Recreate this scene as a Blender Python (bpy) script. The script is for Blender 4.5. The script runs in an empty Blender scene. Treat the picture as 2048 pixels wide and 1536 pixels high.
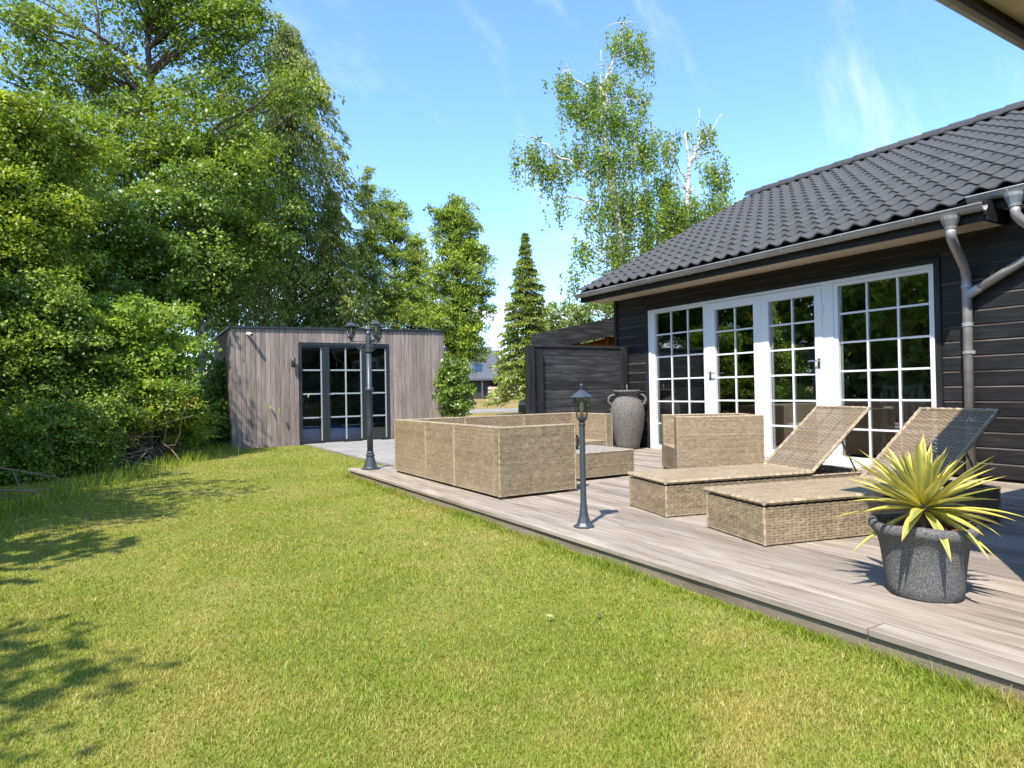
import bpy, math, random
import numpy as np
from mathutils import Vector, Matrix

S = bpy.context.scene
COL = S.collection
rng = np.random.default_rng(11)
random.seed(5)
R = math.radians
PI = math.pi

# ------------------------------------------------------------------ camera
YAW, PITCH, ROLL = math.atan(784 / 1300), math.atan(13.9 / 1300), R(1.05)
FW0 = np.array([math.sin(YAW), math.cos(YAW), 0.0])
RT0 = np.array([math.cos(YAW), -math.sin(YAW), 0.0])
UP0 = np.array([0, 0, 1.0])
fw = FW0 * math.cos(PITCH) + UP0 * math.sin(PITCH)
up = UP0 * math.cos(PITCH) - FW0 * math.sin(PITCH)
cr = RT0 * math.cos(ROLL) - up * math.sin(ROLL)
cu = RT0 * math.sin(ROLL) + up * math.cos(ROLL)
cam = bpy.data.cameras.new('camera')
cam.sensor_width = 36
cam.lens = 1300 / 2048 * 36
cam.clip_start = 0.05
cam.clip_end = 2000
camo = bpy.data.objects.new('camera', cam)
COL.objects.link(camo)
camo.matrix_world = Matrix(((cr[0], cu[0], -fw[0], 0), (cr[1], cu[1], -fw[1], 0), (cr[2], cu[2], -fw[2], 1.0), (0, 0, 0, 1)))
S.camera = camo

# ------------------------------------------------------------------ sky and sun
SUNV = Vector((.54, .37, -.95)).normalized()          # the way the light travels
w = bpy.data.worlds.new('World')
S.world = w
w.use_nodes = True
nt = w.node_tree
bg = nt.nodes['Background']
sky = nt.nodes.new('ShaderNodeTexSky')
sky.sky_type = 'NISHITA'
sky.sun_disc = False
sky.sun_elevation = math.asin(-SUNV.z)
sky.sun_rotation = math.atan2(-SUNV.x, -SUNV.y) % (2 * PI)
sky.air_density = 1.0
sky.dust_density = 0.5
sky.ozone_density = 2.0
SKY_STRENGTH = 0.15
# thin cirrus and low cumulus, laid on the sky by direction
geo = nt.nodes.new('ShaderNodeTexCoord')
sep = nt.nodes.new('ShaderNodeSeparateXYZ')
nt.links.new(geo.outputs['Generated'], sep.inputs[0])


def wmath(op, a, b=None, clamp=False):
    n = nt.nodes.new('ShaderNodeMath')
    n.operation = op
    n.use_clamp = clamp
    for i, v in enumerate((a, b)):
        if v is None:
            continue
        if isinstance(v, (int, float)):
            n.inputs[i].default_value = v
        else:
            nt.links.new(v, n.inputs[i])
    return n.outputs[0]


def wnoise(scale, detail, rough, vscale, rot=(0, 0, 0), loc=(0, 0, 0)):
    mp = nt.nodes.new('ShaderNodeMapping')
    mp.inputs['Scale'].default_value = vscale
    mp.inputs['Rotation'].default_value = rot
    mp.inputs['Location'].default_value = loc
    nt.links.new(geo.outputs['Generated'], mp.inputs[0])
    n = nt.nodes.new('ShaderNodeTexNoise')
    n.inputs['Scale'].default_value = scale
    n.inputs['Detail'].default_value = detail
    n.inputs['Roughness'].default_value = rough
    nt.links.new(mp.outputs[0], n.inputs['Vector'])
    return n.outputs['Fac']


def wsmooth(v, a, b):
    n = nt.nodes.new('ShaderNodeMapRange')
    n.interpolation_type = 'SMOOTHSTEP'
    n.inputs['From Min'].default_value = a
    n.inputs['From Max'].default_value = b
    nt.links.new(v, n.inputs['Value'])
    return n.outputs['Result']


cum = wsmooth(wnoise(5.5, 6, .55, (1, 1, 2.4), loc=(1.3, .4, .2)), .50, .60)
cum = wmath('MULTIPLY', cum, wsmooth(sep.outputs['Z'], .26, .10))
cir = wsmooth(wnoise(3.0, 5, .6, (.9, 3.4, 1.0), rot=(.3, .5, R(38)), loc=(2.1, .7, .3)), .53, .82)
cir = wmath('MULTIPLY', wmath('MULTIPLY', cir, .42), wsmooth(sep.outputs['Z'], .12, .35))
cl = wmath('MAXIMUM', wmath('MULTIPLY', cum, .85), cir, True)
tint = nt.nodes.new('ShaderNodeMix')
tint.data_type = 'RGBA'
tint.blend_type = 'MULTIPLY'
tint.inputs[0].default_value = 1.0
nt.links.new(sky.outputs[0], tint.inputs[6])
tint.inputs[7].default_value = (.74, .92, 1.08, 1)
mixc = nt.nodes.new('ShaderNodeMix')
mixc.data_type = 'RGBA'
nt.links.new(cl, mixc.inputs[0])
nt.links.new(tint.outputs[2], mixc.inputs[6])
mixc.inputs[7].default_value = (4.6, 4.7, 4.9, 1)
nt.links.new(mixc.outputs[2], bg.inputs['Color'])
bg.inputs['Strength'].default_value = SKY_STRENGTH

sun = bpy.data.lights.new('sun', 'SUN')
sun.energy = 3.35
sun.angle = R(.53)
sun.color = (1, .95, .87)
suno = bpy.data.objects.new('sun', sun)
COL.objects.link(suno)
suno.rotation_euler = SUNV.to_track_quat('-Z', 'Y').to_euler()

S.view_settings.view_transform = 'Standard'
S.view_settings.look = 'None'
S.view_settings.exposure = 1.32
S.view_settings.gamma = 1
S.view_settings.use_curve_mapping = False
S.render.engine = 'CYCLES'
S.cycles.max_bounces = 8
S.cycles.transparent_max_bounces = 16
S.cycles.caustics_reflective = False
S.cycles.caustics_refractive = False


# ------------------------------------------------------------------ materials
def new_mat(name):
    m = bpy.data.materials.new(name)
    m.use_nodes = True
    return m, m.node_tree, m.node_tree.nodes['Principled BSDF']


def nd(t, typ, **kw):
    n = t.nodes.new(typ)
    for k, v in kw.items():
        setattr(n, k, v)
    return n


def coords(t, scale=(1, 1, 1), rnd=True, rot=(0, 0, 0)):
    tc = nd(t, 'ShaderNodeTexCoord')
    out = tc.outputs['Object']
    if rnd:
        oi = nd(t, 'ShaderNodeObjectInfo')
        mu = nd(t, 'ShaderNodeMath', operation='MULTIPLY')
        mu.inputs[1].default_value = 53.0
        t.links.new(oi.outputs['Random'], mu.inputs[0])
        ad = nd(t, 'ShaderNodeVectorMath', operation='ADD')
        t.links.new(out, ad.inputs[0])
        t.links.new(mu.outputs[0], ad.inputs[1])
        out = ad.outputs[0]
    mp = nd(t, 'ShaderNodeMapping')
    mp.inputs['Scale'].default_value = scale
    mp.inputs['Rotation'].default_value = rot
    t.links.new(out, mp.inputs[0])
    return mp.outputs[0]


def noise(t, vec, scale, detail=4, rough=.55, dist=0):
    n = nd(t, 'ShaderNodeTexNoise')
    n.inputs['Scale'].default_value = scale
    n.inputs['Detail'].default_value = detail
    n.inputs['Roughness'].default_value = rough
    n.inputs['Distortion'].default_value = dist
    t.links.new(vec, n.inputs['Vector'])
    return n.outputs['Fac']


def ramp(t, fac, stops):
    r = nd(t, 'ShaderNodeValToRGB')
    e = r.color_ramp.elements
    while len(e) < len(stops):
        e.new(.5)
    for i, (p, c) in enumerate(stops):
        e[i].position = p
        e[i].color = (*c, 1)
    t.links.new(fac, r.inputs[0])
    return r.outputs[0]


def mixcol(t, fac, a, b, blend='MIX'):
    m = nd(t, 'ShaderNodeMix', data_type='RGBA', blend_type=blend)
    for i, v in ((0, fac), (6, a), (7, b)):
        if isinstance(v, (int, float)):
            m.inputs[i].default_value = v
        elif isinstance(v, tuple):
            m.inputs[i].default_value = (*v, 1)
        else:
            t.links.new(v, m.inputs[i])
    return m.outputs[2]


def bump(t, b, fac, strength=.3, dist=.01):
    n = nd(t, 'ShaderNodeBump')
    n.inputs['Strength'].default_value = strength
    n.inputs['Distance'].default_value = dist
    t.links.new(fac, n.inputs['Height'])
    t.links.new(n.outputs[0], b.inputs['Normal'])


def objrand(t, lo, hi):
    oi = nd(t, 'ShaderNodeObjectInfo')
    mr = nd(t, 'ShaderNodeMapRange')
    mr.inputs['To Min'].default_value = lo
    mr.inputs['To Max'].default_value = hi
    t.links.new(oi.outputs['Random'], mr.inputs['Value'])
    return mr.outputs[0]


def varied(t, col, lo, hi):
    v = nd(t, 'ShaderNodeVectorMath', operation='SCALE')
    t.links.new(col, v.inputs[0])
    t.links.new(objrand(t, lo, hi), v.inputs['Scale'])
    return v.outputs[0]


def wood(name, dark, mid, light, axis=1, fine=22, rough=.75, lo=.85, hi=1.12, spec=.25, knots=None, bstr=.35):
    m, t, b = new_mat(name)
    sc = [1, 1, 1]
    sc[axis] = .09
    v = coords(t, tuple(sc))
    f = noise(t, v, fine, 6, .65, .4)
    c = ramp(t, f, [(.28, dark), (.5, mid), (.72, light)])
    sc2 = [1, 1, 1]
    sc2[axis] = .25
    p = noise(t, coords(t, tuple(sc2)), 2.3, 3)
    c = mixcol(t, .55, c, ramp(t, p, [(.3, (.66, .64, .62)), (.7, (1.2, 1.2, 1.2))]), 'MULTIPLY')
    if knots:
        kv = [1, 1, 1]
        kv[axis] = .45
        kn = nd(t, 'ShaderNodeTexVoronoi')
        kn.inputs['Scale'].default_value = knots[0]
        t.links.new(coords(t, tuple(kv)), kn.inputs['Vector'])
        kf = ramp(t, kn.outputs['Distance'], [(.04, (1, 1, 1)), (.13, (0, 0, 0))])
        c = mixcol(t, kf, c, knots[1])
    t.links.new(varied(t, c, lo, hi), b.inputs['Base Color'])
    b.inputs['Roughness'].default_value = rough
    b.inputs['Specular IOR Level'].default_value = spec
    bump(t, b, f, bstr, .004)
    return m


def plain(name, col, rough=.5, metal=0.0, spec=.5, nscale=None, amt=.25, bstr=0, stretch=(1, 1, 1), lo=None):
    m, t, b = new_mat(name)
    b.inputs['Roughness'].default_value = rough
    b.inputs['Metallic'].default_value = metal
    b.inputs['Specular IOR Level'].default_value = spec
    if nscale:
        f = noise(t, coords(t, stretch), nscale, 5, .6)
        d = tuple(max(0, x * (1 - amt)) for x in col)
        l = tuple(min(1, x * (1 + amt)) for x in col)
        c = ramp(t, f, [(.3, d), (.7, l)])
        if lo:
            c = varied(t, c, *lo)
        t.links.new(c, b.inputs['Base Color'])
        if bstr:
            bump(t, b, f, bstr, .006)
    else:
        b.inputs['Base Color'].default_value = (*col, 1)
    return m


def glass_mat(name, tintc=(.93, .97, .95), ior=1.55, boost=4.0):
    m, t, b = new_mat(name)
    t.nodes.remove(b)
    tr = nd(t, 'ShaderNodeBsdfTransparent')
    tr.inputs[0].default_value = (*tintc, 1)
    gl = nd(t, 'ShaderNodeBsdfGlossy')
    gl.inputs['Roughness'].default_value = .0
    gl.inputs['Color'].default_value = (1, 1, 1, 1)
    fr = nd(t, 'ShaderNodeFresnel')
    fr.inputs[0].default_value = ior
    mu = nd(t, 'ShaderNodeMath', operation='MULTIPLY', use_clamp=True)
    mu.inputs[1].default_value = boost
    t.links.new(fr.outputs[0], mu.inputs[0])
    mx = nd(t, 'ShaderNodeMixShader')
    t.links.new(mu.outputs[0], mx.inputs[0])
    t.links.new(tr.outputs[0], mx.inputs[1])
    t.links.new(gl.outputs[0], mx.inputs[2])
    t.links.new(mx.outputs[0], t.nodes['Material Output'].inputs[0])
    return m


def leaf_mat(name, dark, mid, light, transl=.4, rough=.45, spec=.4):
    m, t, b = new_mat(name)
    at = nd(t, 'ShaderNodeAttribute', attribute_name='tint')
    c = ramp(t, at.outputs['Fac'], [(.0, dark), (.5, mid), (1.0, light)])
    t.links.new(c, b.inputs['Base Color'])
    b.inputs['Roughness'].default_value = rough
    b.inputs['Specular IOR Level'].default_value = spec
    tl = nd(t, 'ShaderNodeBsdfTranslucent')
    c2 = mixcol(t, 1.0, c, (1.25, 1.3, .55), 'MULTIPLY')
    t.links.new(c2, tl.inputs[0])
    mx = nd(t, 'ShaderNodeMixShader')
    mx.inputs[0].default_value = transl
    t.links.new(b.outputs[0], mx.inputs[1])
    t.links.new(tl.outputs[0], mx.inputs[2])
    t.links.new(mx.outputs[0], t.nodes['Material Output'].inputs[0])
    return m


MT = {}
MT['deck'] = wood('deck_wood', (.175, .138, .106), (.295, .248, .200), (.385, .335, .28), 1, 20, .8, .74, 1.20, .2)
MT['deck_under'] = wood('deck_bearer_wood', (.14, .11, .08), (.26, .21, .16), (.34, .29, .23), 1, 20)
MT['black_wood'] = wood('black_stained_wood', (.006, .0055, .0055), (.0145, .0135, .0132), (.031, .029, .0275), 1, 26, .55, .8, 1.3, .4)
MT['worn_sunlit_edge'] = wood('worn_sunlit_board_edge', (.035, .030, .026), (.095, .083, .072), (.19, .17, .15), 1, 30, .8, .7, 1.3)
MT['black_wood_x'] = wood('black_stained_wood_fence', (.011, .0105, .0105), (.030, .0285, .028), (.085, .080, .076), 0, 24, .6, .75, 1.4, .4)
MT['black_post'] = wood('black_stained_post', (.008, .008, .008), (.018, .017, .018), (.036, .035, .036), 2, 22, .6, .9, 1.1, .4)
MT['shed_wood'] = wood('shed_cladding', (.17, .130, .108), (.282, .224, .190), (.375, .312, .270), 2, 26, .8, .80, 1.17, .2, (3.2, (.33, .28, .25)))
MT['orange_wood'] = wood('orange_timber', (.25, .07, .015), (.38, .115, .02), (.48, .17, .035), 0, 18, .6, .9, 1.1)
MT['black_metal'] = plain('black_metal', (.03, .032, .035), .42, 0, .5)
MT['anthracite'] = plain('anthracite_frame', (.022, .025, .028), .4)
MT['lamp_metal'] = plain('lamp_paint', (.045, .053, .064), .42, .0, .5, 30, .15)
MT['white'] = plain('white_frame_paint', (.74, .74, .735), .35, 0, .5, 3, .03)
MT['bar_grey'] = plain('grey_glazing_bar', (.34, .36, .36), .45)
MT['zinc'] = plain('zinc', (.36, .345, .325), .5, .35, .5, 9, .22, .05, (1, .25, 1))
MT['zinc_light'] = plain('zinc_new', (.40, .42, .43), .45, .35, .5, 8, .15)
MT['soffit'] = wood('soffit_board', (.56, .47, .36), (.64, .55, .43), (.70, .61, .49), 1, 12, .7, .95, 1.05, .2, None, .1)
MT['tile'] = plain('roof_tile', (.052, .050, .049), .66, 0, .35, 26, .22, .12, (1, 1, 1), (.86, 1.14))
MT['felt'] = plain('roof_underlay', (.015, .015, .016), .9)
MT['rattan'] = None
MT['steel'] = plain('steel', (.55, .55, .55), .3, 1.0)
MT['paver'] = plain('concrete_paver', (.27, .255, .235), .85, 0, .2, 14, .14, .25, (1, 1, 1), (.86, 1.1))
MT['window_glass'] = glass_mat('window_glass')
MT['shed_glass'] = glass_mat('shed_glass', (.80, .88, .90), 1.5, 1.3)
MT['lamp_glass'] = glass_mat('lantern_glass', (.86, .84, .74), 1.45, 1.0)
MT['dark_room'] = plain('room_wall', (.30, .295, .285), .9)
MT['room_floor'] = plain('room_floor', (.30, .25, .20), .5)
MT['shed_inside'] = plain('shed_inside', (.32, .36, .37), .9)
MT['blue'] = plain('blue_vinyl', (.02, .22, .55), .4)
MT['soil'] = plain('potting_bark', (.20, .085, .045), .9, 0, .2, 60, .6, .6)
MT['white_plastic'] = plain('white_plastic', (.75, .75, .73), .4)
MT['chair_wood'] = plain('chair_wood', (.34, .32, .29), .6)
MT['bulb'] = plain('bulb_glass', (.7, .66, .5), .25)
MT['car_paint'] = plain('car_paint', (.010, .014, .011), .22, .0, .4)
MT['rubber'] = plain('rubber', (.015, .015, .015), .8)
MT['car_glass'] = plain('car_glass', (.008, .01, .011), .03, 0, .9)
MT['headlight'] = plain('headlight', (.16, .17, .17), .1, .3)
MT['bark'] = plain('bark', (.105, .083, .066), .9, 0, .2, 14, .45, .8, (1, 1, .3))
MT['twig'] = plain('dry_twig', (.24, .18, .125), .85, 0, .2, 9, .3)
MT['fence_pine'] = wood('pine_fence', (.42, .29, .20), (.52, .38, .27), (.60, .46, .33), 0, 10)
MT['far_roof'] = plain('far_roof', (.075, .078, .085), .6, 0, .4, 6, .2)
MT['far_wall'] = plain('far_wall', (.03, .026, .024), .8)
MT['plaster'] = plain('white_plaster', (.78, .77, .74), .8, 0, .3, 6, .06)


def birch_bark():
    m, t, b = new_mat('birch_bark')
    f = noise(t, coords(t, (1, 1, 3.0)), 5, 5, .7)
    t.links.new(ramp(t, f, [(.36, (.06, .05, .045)), (.46, (.52, .48, .43)), (.8, (.68, .65, .60))]), b.inputs['Base Color'])
    b.inputs['Roughness'].default_value = .8
    return m


MT['birch_bark'] = birch_bark()


def rattan_mat():
    m, t, b = new_mat('rattan')
    at = nd(t, 'ShaderNodeAttribute', attribute_name='tint')
    g = noise(t, coords(t, (1, 1, 1)), 2.5, 3, .6)
    c = ramp(t, at.outputs['Fac'], [(.0, (.170, .128, .080)), (.5, (.305, .238, .156)), (1.0, (.430, .350, .245))])
    c = mixcol(t, .6, c, ramp(t, g, [(.3, (.82, .80, .76)), (.7, (1.16, 1.14, 1.10))]), 'MULTIPLY')
    t.links.new(c, b.inputs['Base Color'])
    b.inputs['Roughness'].default_value = .5
    b.inputs['Specular IOR Level'].default_value = .3
    return m


MT['rattan'] = rattan_mat()


def stone(name, dark, mid, light, scale):
    m, t, b = new_mat(name)
    v = nd(t, 'ShaderNodeTexVoronoi')
    v.inputs['Scale'].default_value = scale
    t.links.new(coords(t), v.inputs['Vector'])
    f = noise(t, coords(t), scale, 4, .8)
    c = ramp(t, f, [(.3, dark), (.5, mid), (.72, light)])
    t.links.new(c, b.inputs['Base Color'])
    b.inputs['Roughness'].default_value = .9
    b.inputs['Specular IOR Level'].default_value = .25
    bump(t, b, f, 1.0, .006)
    return m


MT['urn_stone'] = stone('urn_stone', (.065, .058, .051), (.135, .122, .108), (.30, .275, .25), 55)
MT['pot_stone'] = stone('pot_stone', (.055, .052, .049), (.125, .119, .112), (.30, .29, .275), 130)


def ground_mat(name, a, bcol, c3, s1=.6, s2=5, fine=90):
    m, t, b = new_mat(name)
    v = coords(t, rnd=False)
    c = ramp(t, noise(t, v, s1, 5, .6), [(.32, a), (.5, bcol), (.68, c3)])
    c = mixcol(t, .5, c, ramp(t, noise(t, v, s2, 4, .6), [(.3, (.70, .72, .66)), (.7, (1.22, 1.18, 1.2))]), 'MULTIPLY')
    fn = noise(t, v, fine, 3, .7)
    c = mixcol(t, .6, c, ramp(t, fn, [(.3, (.6, .6, .55)), (.7, (1.25, 1.25, 1.2))]), 'MULTIPLY')
    t.links.new(c, b.inputs['Base Color'])
    b.inputs['Roughness'].default_value = .95
    b.inputs['Specular IOR Level'].default_value = .1
    bump(t, b, fn, .6, .02)
    return m


MT['lawn'] = ground_mat('lawn_soil', (.17, .18, .035), (.23, .225, .05), (.29, .25, .085), .7, 6, 120)
MT['dry'] = ground_mat('dry_grass', (.15, .14, .045), (.25, .185, .065), (.31, .225, .085), .12, 1.2, 25)
MT['gravel'] = ground_mat('gravel', (.22, .19, .16), (.27, .24, .21), (.31, .28, .25), .5, 4, 60)


def grass_mat():
    m, t, b = new_mat('grass_blades')
    tc = nd(t, 'ShaderNodeTexCoord')
    p = noise(t, tc.outputs['Object'], .55, 4, .6)
    p2 = noise(t, tc.outputs['Object'], 3.2, 3, .6)
    at = nd(t, 'ShaderNodeAttribute', attribute_name='tint')
    green = ramp(t, at.outputs['Fac'], [(0, (.125, .19, .016)), (.5, (.25, .325, .032)), (.86, (.40, .41, .075)), (1, (.57, .49, .21))])
    dry = ramp(t, at.outputs['Fac'], [(0, (.27, .24, .045)), (.5, (.43, .37, .085)), (1, (.62, .50, .22))])
    s = nd(t, 'ShaderNodeMath', operation='ADD')
    t.links.new(p, s.inputs[0])
    t.links.new(p2, s.inputs[1])
    f = nd(t, 'ShaderNodeMapRange')
    f.inputs['From Min'].default_value = .95
    f.inputs['From Max'].default_value = 1.25
    t.links.new(s.outputs[0], f.inputs['Value'])
    c = mixcol(t, f.outputs[0], green, dry)
    t.links.new(c, b.inputs['Base Color'])
    b.inputs['Roughness'].default_value = .5
    b.inputs['Specular IOR Level'].default_value = .3
    tl = nd(t, 'ShaderNodeBsdfTranslucent')
    t.links.new(mixcol(t, 1.0, c, (1.2, 1.2, .6), 'MULTIPLY'), tl.inputs[0])
    mx = nd(t, 'ShaderNodeMixShader')
    mx.inputs[0].default_value = .38
    t.links.new(b.outputs[0], mx.inputs[1])
    t.links.new(tl.outputs[0], mx.inputs[2])
    t.links.new(mx.outputs[0], t.nodes['Material Output'].inputs[0])
    return m


MT['grass'] = grass_mat()
LM = {
    'alder': leaf_mat('alder_leaf', (0.085, 0.133, 0.020), (0.199, 0.278, 0.037), (0.398, 0.426, 0.058), .38),
    'maple': leaf_mat('maple_leaf', (0.074, 0.127, 0.021), (0.174, 0.269, 0.038), (0.355, 0.408, 0.062), .33, .35, .55),
    'rowan': leaf_mat('rowan_leaf', (0.128, 0.186, 0.023), (0.254, 0.334, 0.037), (0.482, 0.502, 0.067), .42),
    'elder': leaf_mat('elder_leaf', (0.130, 0.211, 0.026), (0.259, 0.366, 0.046), (0.438, 0.507, 0.085), .42),
    'bramble': leaf_mat('bramble_leaf', (0.087, 0.158, 0.021), (0.194, 0.284, 0.031), (0.493, 0.473, 0.050), .4),
    'hazel': leaf_mat('hazel_leaf', (0.073, 0.127, 0.020), (0.185, 0.269, 0.034), (0.367, 0.434, 0.056), .35),
    'hemlock': leaf_mat('hemlock_needle', (0.093, 0.128, 0.029), (0.206, 0.246, 0.058), (0.369, 0.385, 0.082), .25, .6),
    'cypress': leaf_mat('cypress_spray', (0.110, 0.168, 0.024), (0.252, 0.335, 0.043), (0.454, 0.512, 0.060), .3, .6),
    'thuja': leaf_mat('thuja_spray', (0.090, 0.150, 0.018), (0.251, 0.329, 0.034), (0.485, 0.526, 0.047), .3, .6),
    'spruce': leaf_mat('spruce_needle', (0.092, 0.140, 0.028), (0.208, 0.261, 0.050), (0.374, 0.411, 0.077), .22, .6),
    'birch': leaf_mat('birch_leaf', (0.097, 0.169, 0.028), (0.218, 0.308, 0.048), (0.416, 0.466, 0.080), .4),
    'far': leaf_mat('far_leaf', (0.118, 0.166, 0.038), (0.222, 0.277, 0.063), (0.355, 0.374, 0.100), .35),
    'privet': leaf_mat('privet_leaf', (0.062, 0.133, 0.021), (0.147, 0.266, 0.041), (0.320, 0.407, 0.059), .35, .35, .5),
    'flower': leaf_mat('elder_flower', (.45, .48, .22), (.56, .57, .30), (.66, .64, .42), .3),
    'berry': leaf_mat('red_berry', (.28, .05, .02), (.42, .09, .04), (.5, .17, .08), .1),
    'drygrass': leaf_mat('dry_stalk', (.16, .14, .05), (.28, .24, .09), (.42, .36, .18), .3),
}


# ------------------------------------------------------------------ mesh helpers
class MB:
    """collects simple solids; build() links them as ONE mesh object"""

    def __init__(s):
        s.v, s.f = [], []

    def add(s, v, f):
        o = len(s.v)
        s.v += [tuple(p) for p in v]
        s.f += [tuple(i + o for i in q) for q in f]
        return s

    def box(s, x0, x1, y0, y1, z0, z1):
        v = [(x, y, z) for x in (x0, x1) for y in (y0, y1) for z in (z0, z1)]
        return s.add(v, [(0, 1, 3, 2), (4, 6, 7, 5), (0, 4, 5, 1), (2, 3, 7, 6), (0, 2, 6, 4), (1, 5, 7, 3)])

    def bevbox(s, x0, x1, y0, y1, z0, z1, b=.006):
        """box with its top edges chamfered"""
        v = [(x0, y0, z0), (x1, y0, z0), (x1, y1, z0), (x0, y1, z0),
             (x0, y0, z1 - b), (x1, y0, z1 - b), (x1, y1, z1 - b), (x0, y1, z1 - b),
             (x0 + b, y0 + b, z1), (x1 - b, y0 + b, z1), (x1 - b, y1 - b, z1), (x0 + b, y1 - b, z1)]
        f = [(3, 2, 1, 0), (8, 9, 10, 11)]
        for i in range(4):
            j = (i + 1) % 4
            f += [(i, j, j + 4, i + 4), (i + 4, j + 4, j + 8, i + 8)]
        return s.add(v, f)

    def prism(s, pts, axis, a, b):
        """polygon (2-D points) extruded along axis from a to b"""
        def P(p, t):
            q = list(p)
            q.insert(axis, t)
            return tuple(q)
        n = len(pts)
        v = [P(p, a) for p in pts] + [P(p, b) for p in pts]
        f = [tuple(range(n)), tuple(range(2 * n - 1, n - 1, -1))]
        f += [((i + 1) % n, i, i + n, (i + 1) % n + n) for i in range(n)]
        return s.add(v, f)

    def tube(s, path, rad, n=8, cap=True):
        path = [Vector(p) for p in path]
        if isinstance(rad, (int, float)):
            rad = [rad] * len(path)
        v, f = [], []
        prev = None
        for i, p in enumerate(path):
            d = (path[min(i + 1, len(path) - 1)] - path[max(i - 1, 0)]).normalized()
            if prev is None:
                a = Vector((0, 0, 1)) if abs(d.z) < .9 else Vector((1, 0, 0))
                u = d.cross(a).normalized()
            else:
                u = (prev - d * prev.dot(d)).normalized()
            prev = u
            wv = d.cross(u)
            for k in range(n):
                t = 2 * PI * k / n
                v.append(p + (u * math.cos(t) + wv * math.sin(t)) * rad[i])
        for i in range(len(path) - 1):
            for k in range(n):
                k2 = (k + 1) % n
                f.append((i * n + k, i * n + k2, (i + 1) * n + k2, (i + 1) * n + k))
        if cap:
            f += [tuple(range(n - 1, -1, -1)), tuple(range((len(path) - 1) * n, len(path) * n))]
        return s.add(v, f)

    def lathe(s, prof, c=(0, 0), n=24, rot=0.0, cap=True):
        v, f = [], []
        for r, z in prof:
            for k in range(n):
                t = 2 * PI * k / n + rot
                v.append((c[0] + r * math.cos(t), c[1] + r * math.sin(t), z))
        for i in range(len(prof) - 1):
            for k in range(n):
                k2 = (k + 1) % n
                f.append((i * n + k, i * n + k2, (i + 1) * n + k2, (i + 1) * n + k))
        if cap:
            f += [tuple(range(n - 1, -1, -1)), tuple(range((len(prof) - 1) * n, len(prof) * n))]
        return s.add(v, f)

    def mesh(s, name, smooth=False, off=(0, 0, 0)):
        me = bpy.data.meshes.new(name)
        me.from_pydata([(p[0] - off[0], p[1] - off[1], p[2] - off[2]) for p in s.v], [], s.f)
        if smooth:
            me.polygons.foreach_set('use_smooth', [True] * len(me.polygons))
        me.update()
        return me


ORG = {}


def link(name, me, mat, parent=None, loc=None):
    o = bpy.data.objects.new(name, me)
    COL.objects.link(o)
    if me is not None and mat is not None:
        if not me.materials:
            me.materials.append(mat)
    if parent is not None:
        o.parent = parent
    if loc is not None:
        o.location = loc
    return o


def root_of(o):
    while o.parent:
        o = o.parent
    return o


def part(name, mb, mat, parent, smooth=False, local=False):
    """a part (or sub-part) of a thing; mb is in world coordinates unless local"""
    off = (0, 0, 0) if local else ORG.get(root_of(parent).name, (0, 0, 0))
    me = mb.mesh(name, smooth, off)
    o = link(name, me, MT[mat] if isinstance(mat, str) else mat, parent)
    return o


def tag(o, label=None, cat=None, group=None, kind=None):
    for k, v in (('label', label), ('category', cat), ('group', group), ('kind', kind)):
        if v:
            o[k] = v
    return o


def thing(name, label, cat, loc=(0, 0, 0), rotz=0.0, group=None):
    o = link(name, None, None)
    o.empty_display_size = .2
    o.location = loc
    o.rotation_euler = (0, 0, rotz)
    ORG[o.name] = loc
    return tag(o, label, cat, group)


def structure(name, mb, mat, label=None):
    o = link(name, mb.mesh(name), MT[mat])
    o['kind'] = 'structure'
    if label:
        o['label'] = label
    return o


def np_mesh(name, V, F, mat, tint=None, smooth=False):
    """quads (m,4) or triangles (m,3) from numpy arrays"""
    me = bpy.data.meshes.new(name)
    k = F.shape[1]
    me.vertices.add(len(V))
    me.vertices.foreach_set('co', np.ascontiguousarray(V, dtype=np.float32).ravel())
    me.loops.add(F.size)
    me.loops.foreach_set('vertex_index', np.ascontiguousarray(F, dtype=np.int32).ravel())
    me.polygons.add(len(F))
    me.polygons.foreach_set('loop_start', np.arange(0, F.size, k, dtype=np.int32))
    me.polygons.foreach_set('loop_total', np.full(len(F), k, dtype=np.int32))
    if smooth:
        me.polygons.foreach_set('use_smooth', np.ones(len(F), dtype=bool))
    me.update(calc_edges=True)
    if tint is not None:
        a = me.attributes.new('tint', 'FLOAT', 'FACE')
        a.data.foreach_set('value', np.clip(tint, 0, 1).astype(np.float32))
    me.materials.append(mat)
    return me


def G(px, D):
    """plan of the plot: px/D are read on a survey grid turned 31 degrees from the house"""
    lat = (px - 1024) * D / 1300
    p = RT0 * lat + FW0 * D
    return float(p[0]), float(p[1])


def Z(y, D, px=1024):
    return 1.0 + (781 - .0184 * (px - 1024) - y) * D / 1300


# ------------------------------------------------------------------ ground
def ground_height(x, y):
    d = x * FW0[0] + y * FW0[1]
    t = min(1, max(0, (d - 36) / 26))
    return -.112 + .33 * t * t * (3 - 2 * t)


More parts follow.
